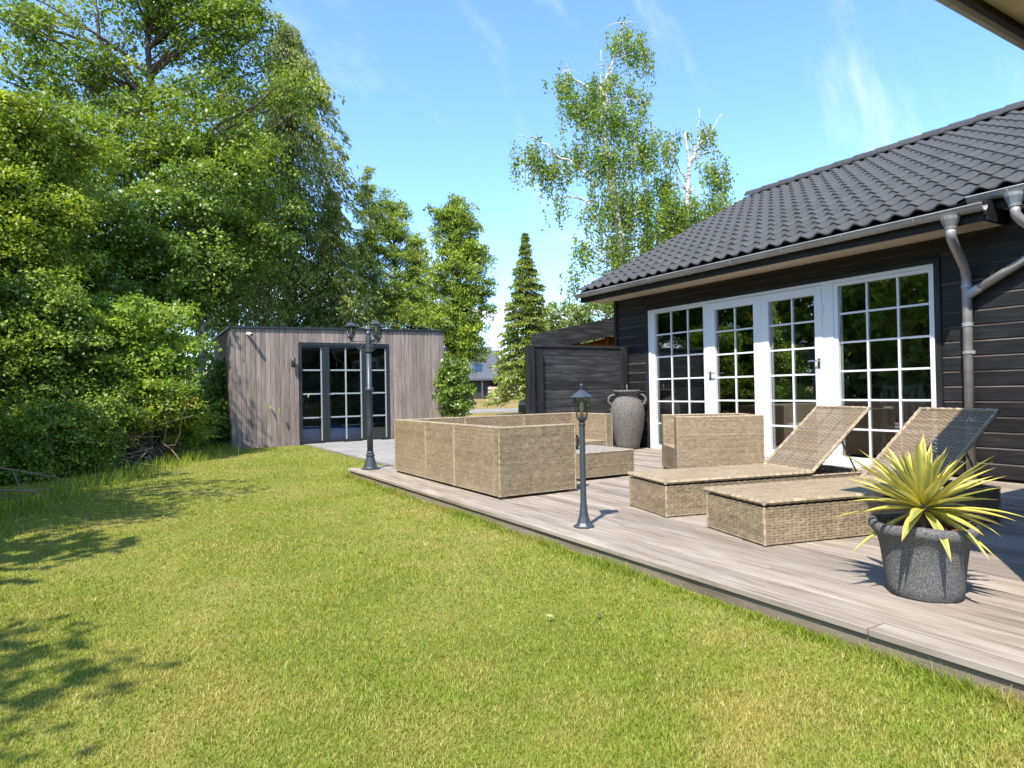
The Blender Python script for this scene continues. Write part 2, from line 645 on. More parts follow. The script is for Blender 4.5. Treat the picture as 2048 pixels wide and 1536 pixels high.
gv, gf = [], []
gx = [-400, -120, -60, -30, -15, -5, 5, 12, 20, 28, 36, 44, 52, 60, 80, 120, 200, 400]
gy = [-300, -80, -30, -10, 0, 8, 16, 24, 32, 40, 46, 52, 58, 64, 70, 80, 100, 140, 220, 500]
for yy in gy:
    for xx in gx:
        gv.append((xx, yy, ground_height(xx, yy)))
n = len(gx)
for j in range(len(gy) - 1):
    for i in range(n - 1):
        gf.append((j * n + i, j * n + i + 1, (j + 1) * n + i + 1, (j + 1) * n + i))
structure('ground', MB().add(gv, gf), 'dry')
lm = MB()
lm.add([(-40, -30, -.1), (8, -30, -.1), (8, 15.5, -.1), (12.5, 20, -.1), (-40, 30, -.1)], [(0, 1, 2, 3, 4)])
structure('lawn', lm, 'lawn')
dv = []
for D0 in (33.5, 40.5):
    for pxx in (-400, 500, 1024, 1500, 2600):
        xx, yy = G(pxx, D0)
        dv.append((xx, yy, ground_height(xx, yy) + .012))
structure('driveway', MB().add(dv, [(i, i + 1, i + 6, i + 5) for i in range(4)]), 'gravel')

# paving in front of the shed: a bed of sand and single flags
pb = MB().box(3.42, 8.4, 8.72, 14.5, -.14, -.078)
paving = structure('paving', pb, 'gravel')
FS = .42
k = 0
for i in range(12):
    for j in range(14):
        x0 = 3.43 + i * FS
        y0 = 8.73 + j * FS - (FS / 2 if i % 2 else 0)
        y1 = y0 + FS - .008
        y0 = max(y0, 8.73)
        if y1 > 14.5 or y1 - y0 < .1:
            continue
        me = MB().bevbox(x0, x0 + FS - .008, y0, y1, -.1, -.056 + random.uniform(-.003, .003), .006).mesh('flag_stone')
        link('flag_stone', me, MT['paver'], paving)

# ------------------------------------------------------------------ deck
deck_under = MB()
deck_under.box(2.631, 2.71, -2.5, 8.62, -.15, -.034)
deck_under.box(2.76, 7.58, -2.5, 8.6, -.15, -.115)
for jy in range(19):                                   # joists under the boards
    deck_under.box(2.72, 7.57, -2.4 + jy * .6, -2.355 + jy * .6, -.114, -.032)
deck = structure('deck', deck_under, 'deck_under')
BW = .1245
x = 2.615
bi = 0
while x < 7.56:
    y = -2.5 - random.uniform(0, 3.0)
    while y < 8.64:
        L = random.choice([3.6, 4.2, 4.8])
        y1 = min(y + L, 8.64)
        if 8.64 - y1 < .5:
            y1 = 8.64
        if y1 > -1.5:
            dz = random.uniform(-.0015, .0015)
            me = MB().bevbox(x, min(x + BW - .0095, 7.57), max(y, -2.5) + .003, y1 - .003, -.028 + dz, dz, .003).mesh('deck_board')
            link('deck_board', me, MT['deck'], deck)
        y = y1
    x += BW

# ------------------------------------------------------------------ the black house
WX = 7.6
house = thing('black_house', 'black timber house with white glazed doors and dark tiled roof', 'house', (WX, 6.0, 0))
wall = part('wall', MB().box(WX + .035, WX + .16, 8.135, 8.985, 0, 2.62).box(WX + .035, WX + .16, 1.2, 3.665, 0, 2.95)
            .box(WX + .035, WX + .16, 3.665, 8.135, 2.305, 2.62), 'black_wood', house)


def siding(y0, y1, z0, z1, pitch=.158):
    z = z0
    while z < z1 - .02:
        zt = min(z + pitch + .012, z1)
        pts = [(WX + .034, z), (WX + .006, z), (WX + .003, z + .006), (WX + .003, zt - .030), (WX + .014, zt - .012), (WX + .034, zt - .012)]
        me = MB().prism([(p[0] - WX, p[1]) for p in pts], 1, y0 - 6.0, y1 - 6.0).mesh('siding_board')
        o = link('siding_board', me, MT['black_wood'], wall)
        me.materials.append(MT['worn_sunlit_edge'])
        me.polygons[5].material_index = 1            # worn bevel; its pale colour also paints in the sunlit edge line
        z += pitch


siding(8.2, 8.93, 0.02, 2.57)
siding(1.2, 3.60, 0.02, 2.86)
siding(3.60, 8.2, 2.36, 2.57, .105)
part('corner_board', MB().box(WX - .022, WX + .034, 8.932, 9.0, 0, 2.575), 'black_post', house)
part('corner_board', MB().box(WX - .020, WX + .034, 8.136, 8.198, 0, 2.358), 'black_post', house)
part('corner_board', MB().box(WX - .020, WX + .034, 3.602, 3.664, 0, 2.358), 'black_post', house)
part('head_board', MB().box(WX - .024, WX + .034, 3.602, 8.198, 2.304, 2.356), 'black_wood', house)
# gable end and back of the house
gb = MB().prism([(WX + .16, 0), (16.0, 0), (16.0, 2.65), (11.7, 4.95), (WX + .16, 2.65)], 1, 8.86, 8.985)
gb.box(15.85, 16.0, 1.2, 8.86, 0, 2.65)
part('gable_wall', gb, 'black_wood', house)
# the room behind the glass
part('room_floor', MB().box(WX + .16, 12.4, 2.5, 8.86, -.06, .015), 'room_floor', house)
part('room_wall', MB().box(12.4, 12.5, 2.5, 8.86, 0, 2.55).box(WX + .16, 12.4, 2.4, 2.5, 0, 2.55).box(WX + .16, 12.4, 8.8, 8.855, 0, 2.5), 'dark_room', house)
part('ceiling', MB().box(WX + .16, 12.4, 2.5, 8.86, 2.5, 2.56), 'dark_room', house)


def bars(lo, hi, k, bw):
    """k openings between lo and hi with bars bw wide between them"""
    wd = (hi - lo - bw * (k - 1)) / k
    return [(lo + i * (wd + bw), lo + i * (wd + bw) + wd) for i in range(k)]


def glazed(name, y0, y1, z0, z1, gy0, gy1, gz0, gz1, cols, rows, xf, depth, label=None):
    """a white frame y0..y1, z0..z1 with glass gy0..gy1, gz0..gz1 split by glazing bars; front face at x = xf"""
    p = part(name, MB().box(xf, xf + depth, y0, gy0, z0, z1).box(xf, xf + depth, gy1, y1, z0, z1)
             .box(xf, xf + depth, gy0, gy1, z0, gz0).box(xf, xf + depth, gy0, gy1, gz1, z1), 'white', house)
    if label:
        p['label'] = label
    bwid = .023
    cy = bars(gy0, gy1, cols, bwid)
    cz = bars(gz0, gz1, rows, bwid)
    gx_ = xf + .045
    for a in range(cols - 1):
        part('glazing_bar', MB().box(gx_ - .014, gx_ + .022, cy[a][1], cy[a + 1][0], gz0, gz1), 'white', p)
    for b in range(rows - 1):
        for a in range(cols):
            part('glazing_bar', MB().box(gx_ - .011, gx_ + .020, cy[a][0], cy[a][1], cz[b][1], cz[b + 1][0]), 'white', p)
    for (ya, yb) in cy:
        for (za, zb) in cz:
            part('pane', MB().box(gx_, gx_ + .006, ya, yb, za, zb), 'window_glass', p)
    # spacer strip round the double glazing
    part('spacer', MB().box(gx_ + .008, gx_ + .02, gy0, gy0 + .012, gz0, gz1).box(gx_ + .008, gx_ + .02, gy1 - .012, gy1, gz0, gz1), 'zinc', p)
    return p


part('door_frame', MB().box(WX - .012, WX + .11, 8.075, 8.133, 0, 2.302).box(WX - .012, WX + .11, 3.667, 3.70, 0, 2.302)
     .box(WX - .012, WX + .11, 3.70, 8.075, 2.262, 2.302).box(WX - .012, WX + .11, 3.70, 8.075, 0, .03)
     .box(WX - .012, WX + .11, 6.885, 6.925, .03, 2.262).box(WX - .012, WX + .11, 4.835, 4.985, .03, 2.262), 'white', house)
glazed('window', 6.927, 8.073, .032, 2.26, 6.95, 8.00, .065, 2.235, 3, 6, WX + .004, .09)
d1 = glazed('door', 5.896, 6.883, .034, 2.256, 6.02, 6.71, .135, 2.15, 2, 6, WX - .018, .09)
d2 = glazed('door', 4.987, 5.892, .034, 2.256, 5.085, 5.775, .135, 2.15, 2, 6, WX - .020, .09)
glazed('window', 3.702, 4.833, .032, 2.26, 3.725, 4.785, .115, 2.22, 3, 6, WX + .002, .09)


def handle(door, y, z, s):
    part('handle', MB().box(WX - .03, WX - .0205, y - .017, y + .017, z - .06, z + .06)
         .tube([(WX - .03, y, z + .03), (WX - .07, y, z + .03)], .009, 8)
         .tube([(WX - .07, y - .006 * s, z + .03), (WX - .07, y + .12 * s, z + .03)], .0095, 8), 'steel', door)


handle(d1, 6.80, 1.18, -1)
handle(d2, 5.03, 1.28, 1)
for yy in (4.965,):
    for zz in (.4, 1.95):
        part('hinge', MB().tube([(WX - .03, yy, zz - .06), (WX - .03, yy, zz + .06)], .011, 8), 'white', d2)
for zz in (.4, 1.85):
    part('hinge', MB().tube([(WX - .03, 6.87, zz - .06), (WX - .03, 6.87, zz + .06)], .011, 8), 'white', d1)

# eave: fascia, soffit, gutter
EZ = 2.57
part('soffit', MB().box(7.135, WX + .03, 3.0, 9.30, EZ, EZ + .02), 'soffit', house)
part('fascia', MB().box(7.10, 7.133, 2.98, 9.33, EZ - .018, 2.735), 'black_wood', house)
part('rafter_end', MB().box(7.14, WX + .03, 2.955, 2.995, EZ - .01, 2.76), 'black_wood', house)
TH = math.atan(.504)
RZ0, RX0 = 2.735, 7.03


def roofz(xx):
    return RZ0 + (xx - RX0) * .504


# barge board along the gable verge
bp = []
part('barge_board', MB().prism([(7.10, roofz(7.10) - .20), (11.7, roofz(11.7) - .2), (11.7, roofz(11.7) - .02), (7.10, roofz(7.10) - .02)], 1, 9.30, 9.335), 'black_wood', house)
roof = part('roof', MB().prism([(7.06, roofz(7.06) - .05), (11.7, roofz(11.7) - .05), (11.7, roofz(11.7) - .018), (7.06, roofz(7.06) - .018)], 1, 3.19, 9.30)
            .prism([(7.30, roofz(7.30) - .05), (11.7, roofz(11.7) - .05), (11.7, roofz(11.7) - .018), (7.30, roofz(7.30) - .018)], 1, 1.0, 3.187)
            .prism([(16.5, roofz(7.06) - .05), (11.703, roofz(11.7) - .05), (11.703, roofz(11.7)), (16.5, roofz(7.06))], 1, 1.0, 9.32), 'felt', house)
CW, RL = .22, .332


def tile_mesh():
    m = MB()
    nu = 12
    L = .39
    us = [i / nu for i in range(nu + 1)]

    def prof(u):
        a = (u - .36) / .33
        return .040 * (math.cos(a * PI / 2) ** 1.6 if abs(a) < 1 else 0) + (.006 * math.sin((u - .69) / .31 * PI) * -1 if u > .69 else 0)
    rows = [(0.0, .022), (.012, .034), (L, .0)]
    v, f = [], []
    for (s_, h) in rows:
        for u in us:
            v.append((s_, -u * (CW + .012), h + prof(u)))
    for u in us:
        v.append((.003, -u * (CW + .012), .006 + prof(u)))
    k = nu + 1
    for r in range(2):
        for i in range(nu):
            f.append((r * k + i, r * k + i + 1, (r + 1) * k + i + 1, (r + 1) * k + i))
    for i in range(nu):
        f.append((3 * k + i, 3 * k + i + 1, i + 1, i))
    m.add(v, f)
    me = m.mesh('roof_tile', True)
    return me


TM = tile_mesh()
TM.materials.append(MT['tile'])
tiles = []
for c in range(36):
    for r in range(16):
        y0 = 9.335 - c * CW
        if r == 0 and y0 - CW < 3.15:
            continue
        s0 = r * RL
        tiles.append((y0, RX0 + s0 * math.cos(TH), RZ0 + s0 * math.sin(TH) - .005))
tiles.sort(key=lambda q: (q[1] ** 2 + q[0] ** 2))
rest_v, rest_f = [], []
for i, (ty, tx, tz) in enumerate(tiles):
    e = (0, -TH + random.uniform(-.004, .004), random.uniform(-.006, .006))
    if i < 298:
        o = link('roof_tile', TM, None, roof, (tx - WX, ty - 6.0, tz + random.uniform(0, .003)))
        o.rotation_euler = e
    else:
        M4 = Matrix.Translation((tx - WX, ty - 6.0, tz)) @ Matrix.Rotation(-TH, 4, 'Y')
        b0 = len(rest_v)
        rest_v += [tuple(M4 @ v.co) for v in TM.vertices]
        rest_f += [tuple(q + b0 for q in p.vertices) for p in TM.polygons]
me = MB().add(rest_v, rest_f).mesh('roof_tiling', True)
o = link('roof_tiling', me, MT['tile'], roof)
o['kind'] = 'stuff'
# ridge tiles
rm = MB()
prof = [(-.13, -.055), (-.11, .0), (-.05, .05), (.05, .05), (.11, .0), (.13, -.055)]
v = [(p[0] * 1.06, 0, p[1] + .018) for p in prof] + [(p[0], -.44, p[1]) for p in prof] + [(p[0] * 1.06, 0, p[1] - .004) for p in prof] + [(p[0], -.44, p[1] - .02) for p in prof]
f = [(i, i + 1, i + 7, i + 6) for i in range(5)] + [(i, i + 12, i + 13, i + 1) for i in range(5)] + [(i + 6, i + 7, i + 19, i + 18) for i in range(5)] + [(0, 6, 18, 12), (5, 17, 23, 11)]
rm.add(v, f)
RM = rm.mesh('ridge_tile')
RM.materials.append(MT['tile'])
yy = 9.34
while yy > 1.2:
    link('ridge_tile', RM, None, roof, (11.7 - WX, yy - 6.0, roofz(11.7) + .072))
    yy -= .40


def gutter(name, xc, zc, y0, y1, r=.062):
    m = MB()
    pr = []
    for k in range(11):
        a = PI + PI * k / 10
        pr.append((xc + r * math.cos(a), zc + r * math.sin(a)))
    pi_ = [(xc + (p[0] - xc) * .93, zc + (p[1] - zc) * .93) for p in pr][::-1]
    m.prism(pr + pi_, 1, y0, y1)
    m.tube([(xc - r, y0, zc + .002), (xc - r, y1, zc + .002)], .0085, 8)
    g = part(name, m, 'zinc', house, False)
    k = y1 - .35
    while k > y0 + .2:
        ring = []
        for q in range(11):
            a = PI + PI * q / 10
            ring.append((xc + (r + .003) * math.cos(a), k, zc + (r + .003) * math.sin(a)))
        part('gutter_bracket', MB().tube(ring, .006, 6), 'zinc', g)
        k -= .78
    # end stop
    return g


gutter('gutter', 7.035, 2.692, 2.93, 9.36)
gutter('gutter', 7.275, 2.835, 1.62, 3.17)
part('soffit', MB().box(7.39, WX + .03, 1.62, 2.953, 2.70, 2.72), 'soffit', house)
part('fascia', MB().box(7.345, 7.388, 1.62, 3.16, 2.69, 2.86), 'black_wood', house)


def bend(pts, rad=.07, n=5):
    """rounds the corners of a polyline"""
    pts = [Vector(p) for p in pts]
    out = [pts[0]]
    for i in range(1, len(pts) - 1):
        a, b, c = pts[i - 1], pts[i], pts[i + 1]
        d1 = (a - b).normalized() * min(rad, (a - b).length * .45)
        d2 = (c - b).normalized() * min(rad, (c - b).length * .45)
        for k in range(n + 1):
            t = k / n
            out.append((b + d1) * (1 - t) ** 2 + b * 2 * t * (1 - t) + (b + d2) * t * t)
    return out + [pts[-1]]


def hopper(parent, x, y, z, mat):
    part('hopper', MB().lathe([(.042, z - .13), (.05, z - .125), (.055, z - .10), (.085, z - .03), (.09, z - .004), (.08, z)], (x, y), 14, PI / 14), mat, parent, False)


dp = part('downpipe', MB().tube(bend([(7.035, 3.23, 2.52), (7.035, 3.23, 2.43), (WX - .07, 3.32, 2.16), (WX - .07, 3.32, -.0)], .12), .045, 14), 'zinc', house, True)
hopper(dp, 7.035, 3.23, 2.64, 'zinc')
for zz in (2.0, 1.60, .62):
    part('pipe_collar', MB().lathe([(.047, zz - .02), (.051, zz - .018), (.051, zz + .018), (.047, zz + .02)], (WX - .07, 3.32), 14), 'zinc_light', dp)
part('pipe_clamp', MB().lathe([(.053, 1.30), (.053, 1.325)], (WX - .07, 3.32), 14).box(WX - .03, WX + .02, 3.31, 3.33, 1.30, 1.325).box(WX - .085, WX - .055, 3.258, 3.272, 1.295, 1.33), 'zinc_light', dp)
dp2 = part('downpipe', MB().tube(bend([(7.275, 2.78, 2.66), (7.275, 2.78, 2.57), (WX - .07, 2.62, 2.33), (WX - .07, 2.70, 2.24), (WX - .07, 3.32, 1.90)], .1), .042, 14), 'zinc', house, True)
hopper(dp2, 7.275, 2.78, 2.785, 'zinc_light')
a, b = Vector((WX - .07, 3.20, 1.966)), Vector((WX - .07, 3.32, 1.90))
part('pipe_joint', MB().tube([a, b], .049, 14), 'zinc_light', dp2)

# the near wing of the house, its eave above the frame and its corner beside it
wing = MB().box(3.45, 7.6, -3.5, 1.198, 0, 2.84)
part('wing_wall', wing, 'black_wood', house)
part('wing_soffit', MB().box(2.86, 7.60, 1.2, 1.48, 2.845, 2.865).box(2.86, 3.448, -3.5, 1.198, 2.845, 2.865), 'soffit', house)
part('wing_fascia', MB().box(2.80, 7.35, 1.482, 1.512, 2.81, 2.96).box(2.80, 2.83, -3.5, 1.48, 2.81, 2.96), 'black_wood', house)
gm = MB()
prw = []
for k in range(9):
    a_ = PI + PI * k / 8
    prw.append((1.572 - .058 * math.cos(a_), 2.905 + .058 * math.sin(a_)))
prw2 = [(1.572 + (p[0] - 1.572) * .92, 2.905 + (p[1] - 2.905) * .92) for p in prw][::-1]
gm.prism(prw + prw2, 0, 2.70, 7.2)
part('wing_gutter', gm, 'zinc', house)
gm = MB()
gm.prism([(2.74 + (p[0] - 1.572), p[1]) for p in prw] + [(2.74 + (p[0] - 1.572), p[1]) for p in prw2], 1, -3.5, 1.62)
part('wing_gutter', gm, 'zinc', house)
wr = MB()
wr.add([(2.72, 1.60, 2.93), (7.35, 1.60, 2.93), (7.35, -3.5, 5.4), (5.2, -3.5, 5.4), (2.72, -3.5, 2.93), (5.2, -.9, 4.15),
        (2.72, 1.60, 2.90), (7.35, 1.60, 2.90), (7.35, -3.5, 2.90), (2.72, -3.5, 2.90)],
       [(0, 1, 2, 3, 5), (0, 5, 3, 4), (6, 9, 8, 7), (0, 6, 7, 1), (0, 4, 9, 6), (1, 7, 8, 2), (4, 3, 2, 8, 9)])
part('wing_roof', wr, 'tile', house)

# ------------------------------------------------------------------ chair and plant seen through the glass
ch = thing('slat_chair', 'grey slatted wooden chair standing inside behind the right window', 'chair', (8.45, 4.35, .015), R(8))
m = MB()
for sx in (-.24, .24):
    for sy in (-.24, .24):
        part('leg', MB().box(sx - .02, sx + .02, sy - .02, sy + .02, 0, .44 if sy < 0 else .92), 'chair_wood', ch, local=True)
part('seat', MB().bevbox(-.27, .27, -.27, .27, .441, .475), 'chair_wood', ch, local=True)
part('top_rail', MB().box(-.25, .25, .222, .258, .922, .97), 'chair_wood', ch, local=True)
for i in range(6):
    xx = -.2 + i * .08
    part('slat', MB().box(xx - .02, xx + .02, .232, .248, .476, .921), 'chair_wood', ch, local=True)
ch.rotation_euler = (0, 0, R(90))
pl = thing('house_plant', 'broad-leaved green house plant on the floor behind the left window', 'plant', (8.25, 7.35, .015))
part('pot', MB().lathe([(.10, 0), (.13, .2), (.14, .24), (.12, .24), (.11, .18)], n=16), 'plaster', pl, True, True)
for i in range(7):
    a = i * 2.4
    L = .32 + .1 * (i % 3)
    q = MB()
    tip = Vector((math.cos(a) * .22, math.sin(a) * .22, .5 + .12 * (i % 4)))
    q.tube([(0, 0, .2), tip * .6 + Vector((0, 0, .1)), tip], .006, 5)
    d = Vector((math.cos(a), math.sin(a), .15))
    sd = Vector((-math.sin(a), math.cos(a), 0))
    pts = [tip, tip + d * L * .3 + sd * .11, tip + d * L * .75 + sd * .08, tip + d * L, tip + d * L * .75 - sd * .08, tip + d * L * .3 - sd * .11]
    q.add([tuple(p) for p in pts] + [tuple(p - Vector((0, 0, .004))) for p in pts], [(0, 1, 2, 3, 4, 5), (11, 10, 9, 8, 7, 6)])
    part('leaf', q, LM['privet'], pl, False, True)

# ------------------------------------------------------------------ screen fence
fence = thing('screen_fence', 'black horizontal board screen fence behind the stone urn', 'fence', (5.5, 8.66, 0))
FY = 8.68
part('post', MB().box(5.515, 5.625, FY - .06, FY + .05, -.1, 1.715), 'black_post', fence)
part('post', MB().box(5.70, 5.76, FY - .085, FY - .012, -.05, 1.66), 'black_post', fence)
part('post', MB().box(7.43, 7.53, FY - .08, FY - .012, -.05, 1.70), 'black_post', fence)
z = .03
while z < 1.6:
    me = MB().prism([(FY - .012, z), (FY - .012, z + .125), (FY - .004, z + .135), (FY - .004, z + .150), (FY + .004, z + .150), (FY + .004, z + .138), (FY + .016, z + .130), (FY + .016, z + .012), (FY + .006, z + .012), (FY + .006, z)], 0, 5.627, 7.57).mesh('fence_board')
    me.transform(Matrix.Translation((-5.5, -8.66, 0)))
    link('fence_board', me, MT['black_wood_x'], fence)
    z += .139
part('cap_rail', MB().box(5.627, 7.57, FY - .03, FY + .03, 1.70, 1.735), 'black_wood_x', fence)

# ------------------------------------------------------------------ carport behind the fence
cp = thing('carport', 'carport with sloping black fascia and orange timber rafters', 'carport', (8.0, 10.6, -.1))
CY = 10.4


def cz(xx):
    return 2.06 + (xx - 6.72) * .205


def slab(x0, x1, zo0, zo1, y0, y1, skew):
    """sloping slab whose ends run along the slanting plot line"""
    v_ = []
    for y_ in (y0, y1):
        k_ = (y_ - CY) * skew
        for x_ in (x0 + k_, x1 + k_):
            for zo in (zo0, zo1):
                v_.append((x_, y_, cz(x_ - k_) + zo))
    return MB().add(v_, [(0, 1, 3, 2), (4, 6, 7, 5), (0, 4, 5, 1), (2, 3, 7, 6), (0, 2, 6, 4), (1, 5, 7, 3)])


part('fascia', slab(6.72, 9.6, -.36, 0, CY - .03, CY, .72), 'black_wood_x', cp)
part('roof', slab(6.74, 9.6, -.06, -.01, CY + .002, CY + 3.6, .72), 'felt', cp)
for i in range(4):
    y0 = CY + .30 + i * .9
    part('rafter', slab(7.2, 9.5, -.50, -.37, y0, y0 + .06, .72), 'orange_wood', cp)
part('beam', MB().box(7.3, 9.6, CY + .06, CY + .17, 1.80, 1.92), 'orange_wood', cp)
for xx in (7.35, 8.75):
    part('post', MB().box(xx, xx + .11, CY + .18, CY + .29, -.1, cz(xx) - .38), 'orange_wood', cp)
for xx in (9.9, 11.4):
    part('post', MB().box(xx, xx + .11, CY + 3.3, CY + 3.41, -.1, 2.0), 'orange_wood', cp)

# ------------------------------------------------------------------ the garden shed
SX0, SX1, SYF, SD, SZ0 = 1.975, 6.80, 14.55, 3.2, -.12
shed = thing('garden_shed', 'weathered grey wooden garden shed with glazed black doors', 'shed', (SX0, SYF, SZ0), R(-.8))


def shed_top(xx):
    return 2.40 + (xx) * .012


SW = SX1 - SX0
core = MB()
DX0, DX1, DZ = 1.375, 3.42, 2.26          # opening, local to the shed's corner; z from its base
core.box(.03, DX0, .025, .12, 0, 2.50).box(DX1, SW - .03, .025, .12, 0, 2.50).box(DX0, DX1, .025, .12, DZ, 2.50)
core.box(.025, .12, .12, SD, 0, 2.5).box(SW - .12, SW - .025, .12, SD, 0, 2.5).box(.12, SW - .12, SD - .1, SD, 0, 2.5)
sw = part('wall', core, 'black_wood', shed, local=True)
PW = .098
xx = 0.0
while xx < SW - .02:
    x1 = min(xx + PW - .005, SW)
    mid = (xx + x1) / 2
    spans = [(0.0, 2.53 + mid * .012)]
    if mid > DX0 - .01 and mid < DX1 + .01:
        spans = [(DZ + .01, 2.53 + mid * .012)]
    for (za, zb) in spans:
        jz = random.uniform(-.002, .002)
        pts = [(xx, .024), (xx, .004 + jz), (xx + .004, jz), (x1 - .004, jz), (x1, .004 + jz), (x1, .024)]
        me = MB().prism(pts, 2, za, zb).mesh('cladding_plank')
        link('cladding_plank', me, MT['shed_wood'], sw)
    xx += PW
yy = .026
while yy < SD - .02:
    y1 = min(yy + PW - .005, SD)
    for xa, xb in ((0.0, .024), (SW - .024, SW)):
        me = MB().box(xa, xb, yy, y1, 0, 2.53 + xa * .012).mesh('cladding_plank')
        link('cladding_plank', me, MT['shed_wood'], sw)
    yy += PW
part('roof', MB().prism([(-.03, 2.535), (SW + .03, 2.595), (SW + .03, 2.64), (-.03, 2.58)], 1, -.035, SD + .03), 'anthracite', shed, local=True)
part('floor', MB().box(.13, SW - .13, .13, SD - .11, 0, .05), 'shed_inside', shed, local=True)
part('inner_wall', MB().box(.14, SW - .14, SD - .14, SD - .11, .05, 2.5).box(.125, .14, .13, SD - .15, .05, 2.5), 'shed_inside', shed, local=True)
part('door_frame', MB().box(DX0, DX0 + .05, -.012, .09, 0, DZ).box(DX1 - .05, DX1, -.012, .09, 0, DZ)
     .box(DX0 + .05, DX1 - .05, -.012, .09, DZ - .05, DZ).box(DX0 + .05, DX1 - .05, -.010, .09, 0, .045), 'anthracite', shed, local=True)


def shed_glazing(name, x0, x1, gx0, gx1, cols):
    p = part(name, MB().box(x0, gx0, .0, .07, .046, DZ - .051).box(gx1, x1, .0, .07, .046, DZ - .051)
             .box(gx0, gx1, .0, .07, .046, .10).box(gx0, gx1, .0, .07, DZ - .09, DZ - .051), 'anthracite', shed, local=True)
    cx = bars(gx0, gx1, cols, .03)
    czr = bars(.10, DZ - .09, 4, .03)
    for i in range(cols - 1):
        part('glazing_bar', MB().box(cx[i][1], cx[i + 1][0], .022, .06, .10, DZ - .09), 'bar_grey', p, local=True)
    for j in range(3):
        for i in range(cols):
            part('glazing_bar', MB().box(cx[i][0], cx[i][1], .024, .058, czr[j][1], czr[j + 1][0]), 'bar_grey', p, local=True)
    part('glazing_bead', MB().box(gx1 - .03, gx1 - .002, .03, .056, .10, DZ - .09), 'bar_grey', p, local=True)
    for (xa, xb) in cx:
        for (za, zb) in czr:
            part('pane', MB().box(xa, xb, .040, .046, za, zb), 'shed_glass', p, local=True)
    return p


shed_glazing('window', DX0 + .051, DX0 + .56, DX0 + .06, DX0 + .50, 1)
sd = shed_glazing('door', DX0 + .563, DX0 + 1.55, DX0 + .66, DX0 + 1.40, 2)
shed_glazing('window', DX0 + 1.553, DX1 - .051, DX0 + 1.61, DX1 - .06, 1)
part('handle', MB().tube([(DX0 + .62, .0, 1.12), (DX0 + .62, -.05, 1.12), (DX0 + .74, -.05, 1.12)], .011, 8), 'steel', sd, local=True)
part('lock_plate', MB().box(DX0 + .60, DX0 + .64, -.012, -.002, 1.0, 1.26), 'black_metal', sd, local=True)
rcoil = thing('rolled_mat', 'bright blue rolled mat lying on the floor inside the shed', 'mat', (3.45, 14.98, -.07))
part('roll', MB().tube([(0, 0, .17), (1.5, -.05, .17)], .17, 20), 'blue', rcoil, True, True)
part('strap', MB().tube([(.4, -.014, .17), (.46, -.016, .17)], .174, 20), 'black_metal', rcoil, False, True)
cc = thing('security_camera', 'white security camera on the shed wall under the roof edge', 'camera', (2.30, SYF - .01, 2.30))
part('mount', MB().tube([(0, .01, 0), (0, -.05, 0)], .03, 12), 'white_plastic', cc, False, True)
part('body', MB().tube([(.01, -.05, .0), (.05, -.20, -.03)], .036, 14), 'white_plastic', cc, True, True)
part('lens', MB().tube([(.0495, -.198, -.0297), (.052, -.208, -.0315)], .028, 14), 'black_metal', cc, False, True)
wl = thing('wall_lamp', 'small black up and down wall lamp beside the shed doors', 'lamp', (3.21, SYF - .03, 1.70))
part('back_plate', MB().box(-.03, .03, -.0, .02, -.06, .06), 'black_metal', wl, local=True)
part('cylinder', MB().lathe([(.04, -.10), (.045, -.098), (.045, .098), (.04, .10)], (0, -.075), 16), 'black_metal', wl, True, True)
part('arm', MB().box(-.012, .012, -.035, .002, -.015, .015), 'black_metal', wl, local=True)


# ------------------------------------------------------------------ lamps
def lantern_parts(parent, c, z0, z1, rb, rt, brim, apex, fin, local=True):
    """six-sided lantern: cage bars, panes, bowl, roof and finial"""
    x, y = c
    part('lantern_bowl', MB().lathe([(.012, z0 - .045), (rb * .75, z0 - .012), (rb + .004, z0), (rb + .004, z0 + .01), (rb * .6, z0 + .01)], c, 6), 'lamp_metal', parent, local=local)
    for k in range(6):
        a = 2 * PI * k / 6
        part('lantern_bar', MB().tube([(x + rb * math.cos(a), y + rb * math.sin(a), z0 + .008), (x + rt * math.cos(a), y + rt * math.sin(a), z1 + .002)], rb * .075, 5), 'lamp_metal', parent, local=local)
        a2 = 2 * PI * (k + 1) / 6
        q = .94
        part('lantern_pane', MB().add([(x + q * rb * math.cos(a), y + q * rb * math.sin(a), z0 + .011), (x + q * rb * math.cos(a2), y + q * rb * math.sin(a2), z0 + .011),
                                       (x + q * rt * math.cos(a2), y + q * rt * math.sin(a2), z1), (x + q * rt * math.cos(a), y + q * rt * math.sin(a), z1)], [(0, 1, 2, 3)]), 'lamp_glass', parent, local=local)
    part('lantern_roof', MB().lathe([(brim * .9, z1 + .001), (brim, z1 + .002), (brim, z1 + .008), (brim * .72, z1 + (apex - z1) * .42), (brim * .30, z1 + (apex - z1) * .85), (.012, apex)], c, 6), 'lamp_metal', parent, local=local)
    part('finial', MB().lathe([(.011, apex - .004), (.006, apex + (fin - apex) * .25), (.013, apex + (fin - apex) * .5), (.015, apex + (fin - apex) * .7), (.010, apex + (fin - apex) * .9), (.002, fin)], c, 10), 'lamp_metal', parent, True, local=local)
    part('bulb', MB().lathe([(.010, z0 + .012), (.011, z0 + .05), (rb * .42, z0 + .085), (rb * .40, z0 + .11), (.006, z0 + .128)], c, 10), 'bulb', parent, True, local=local)


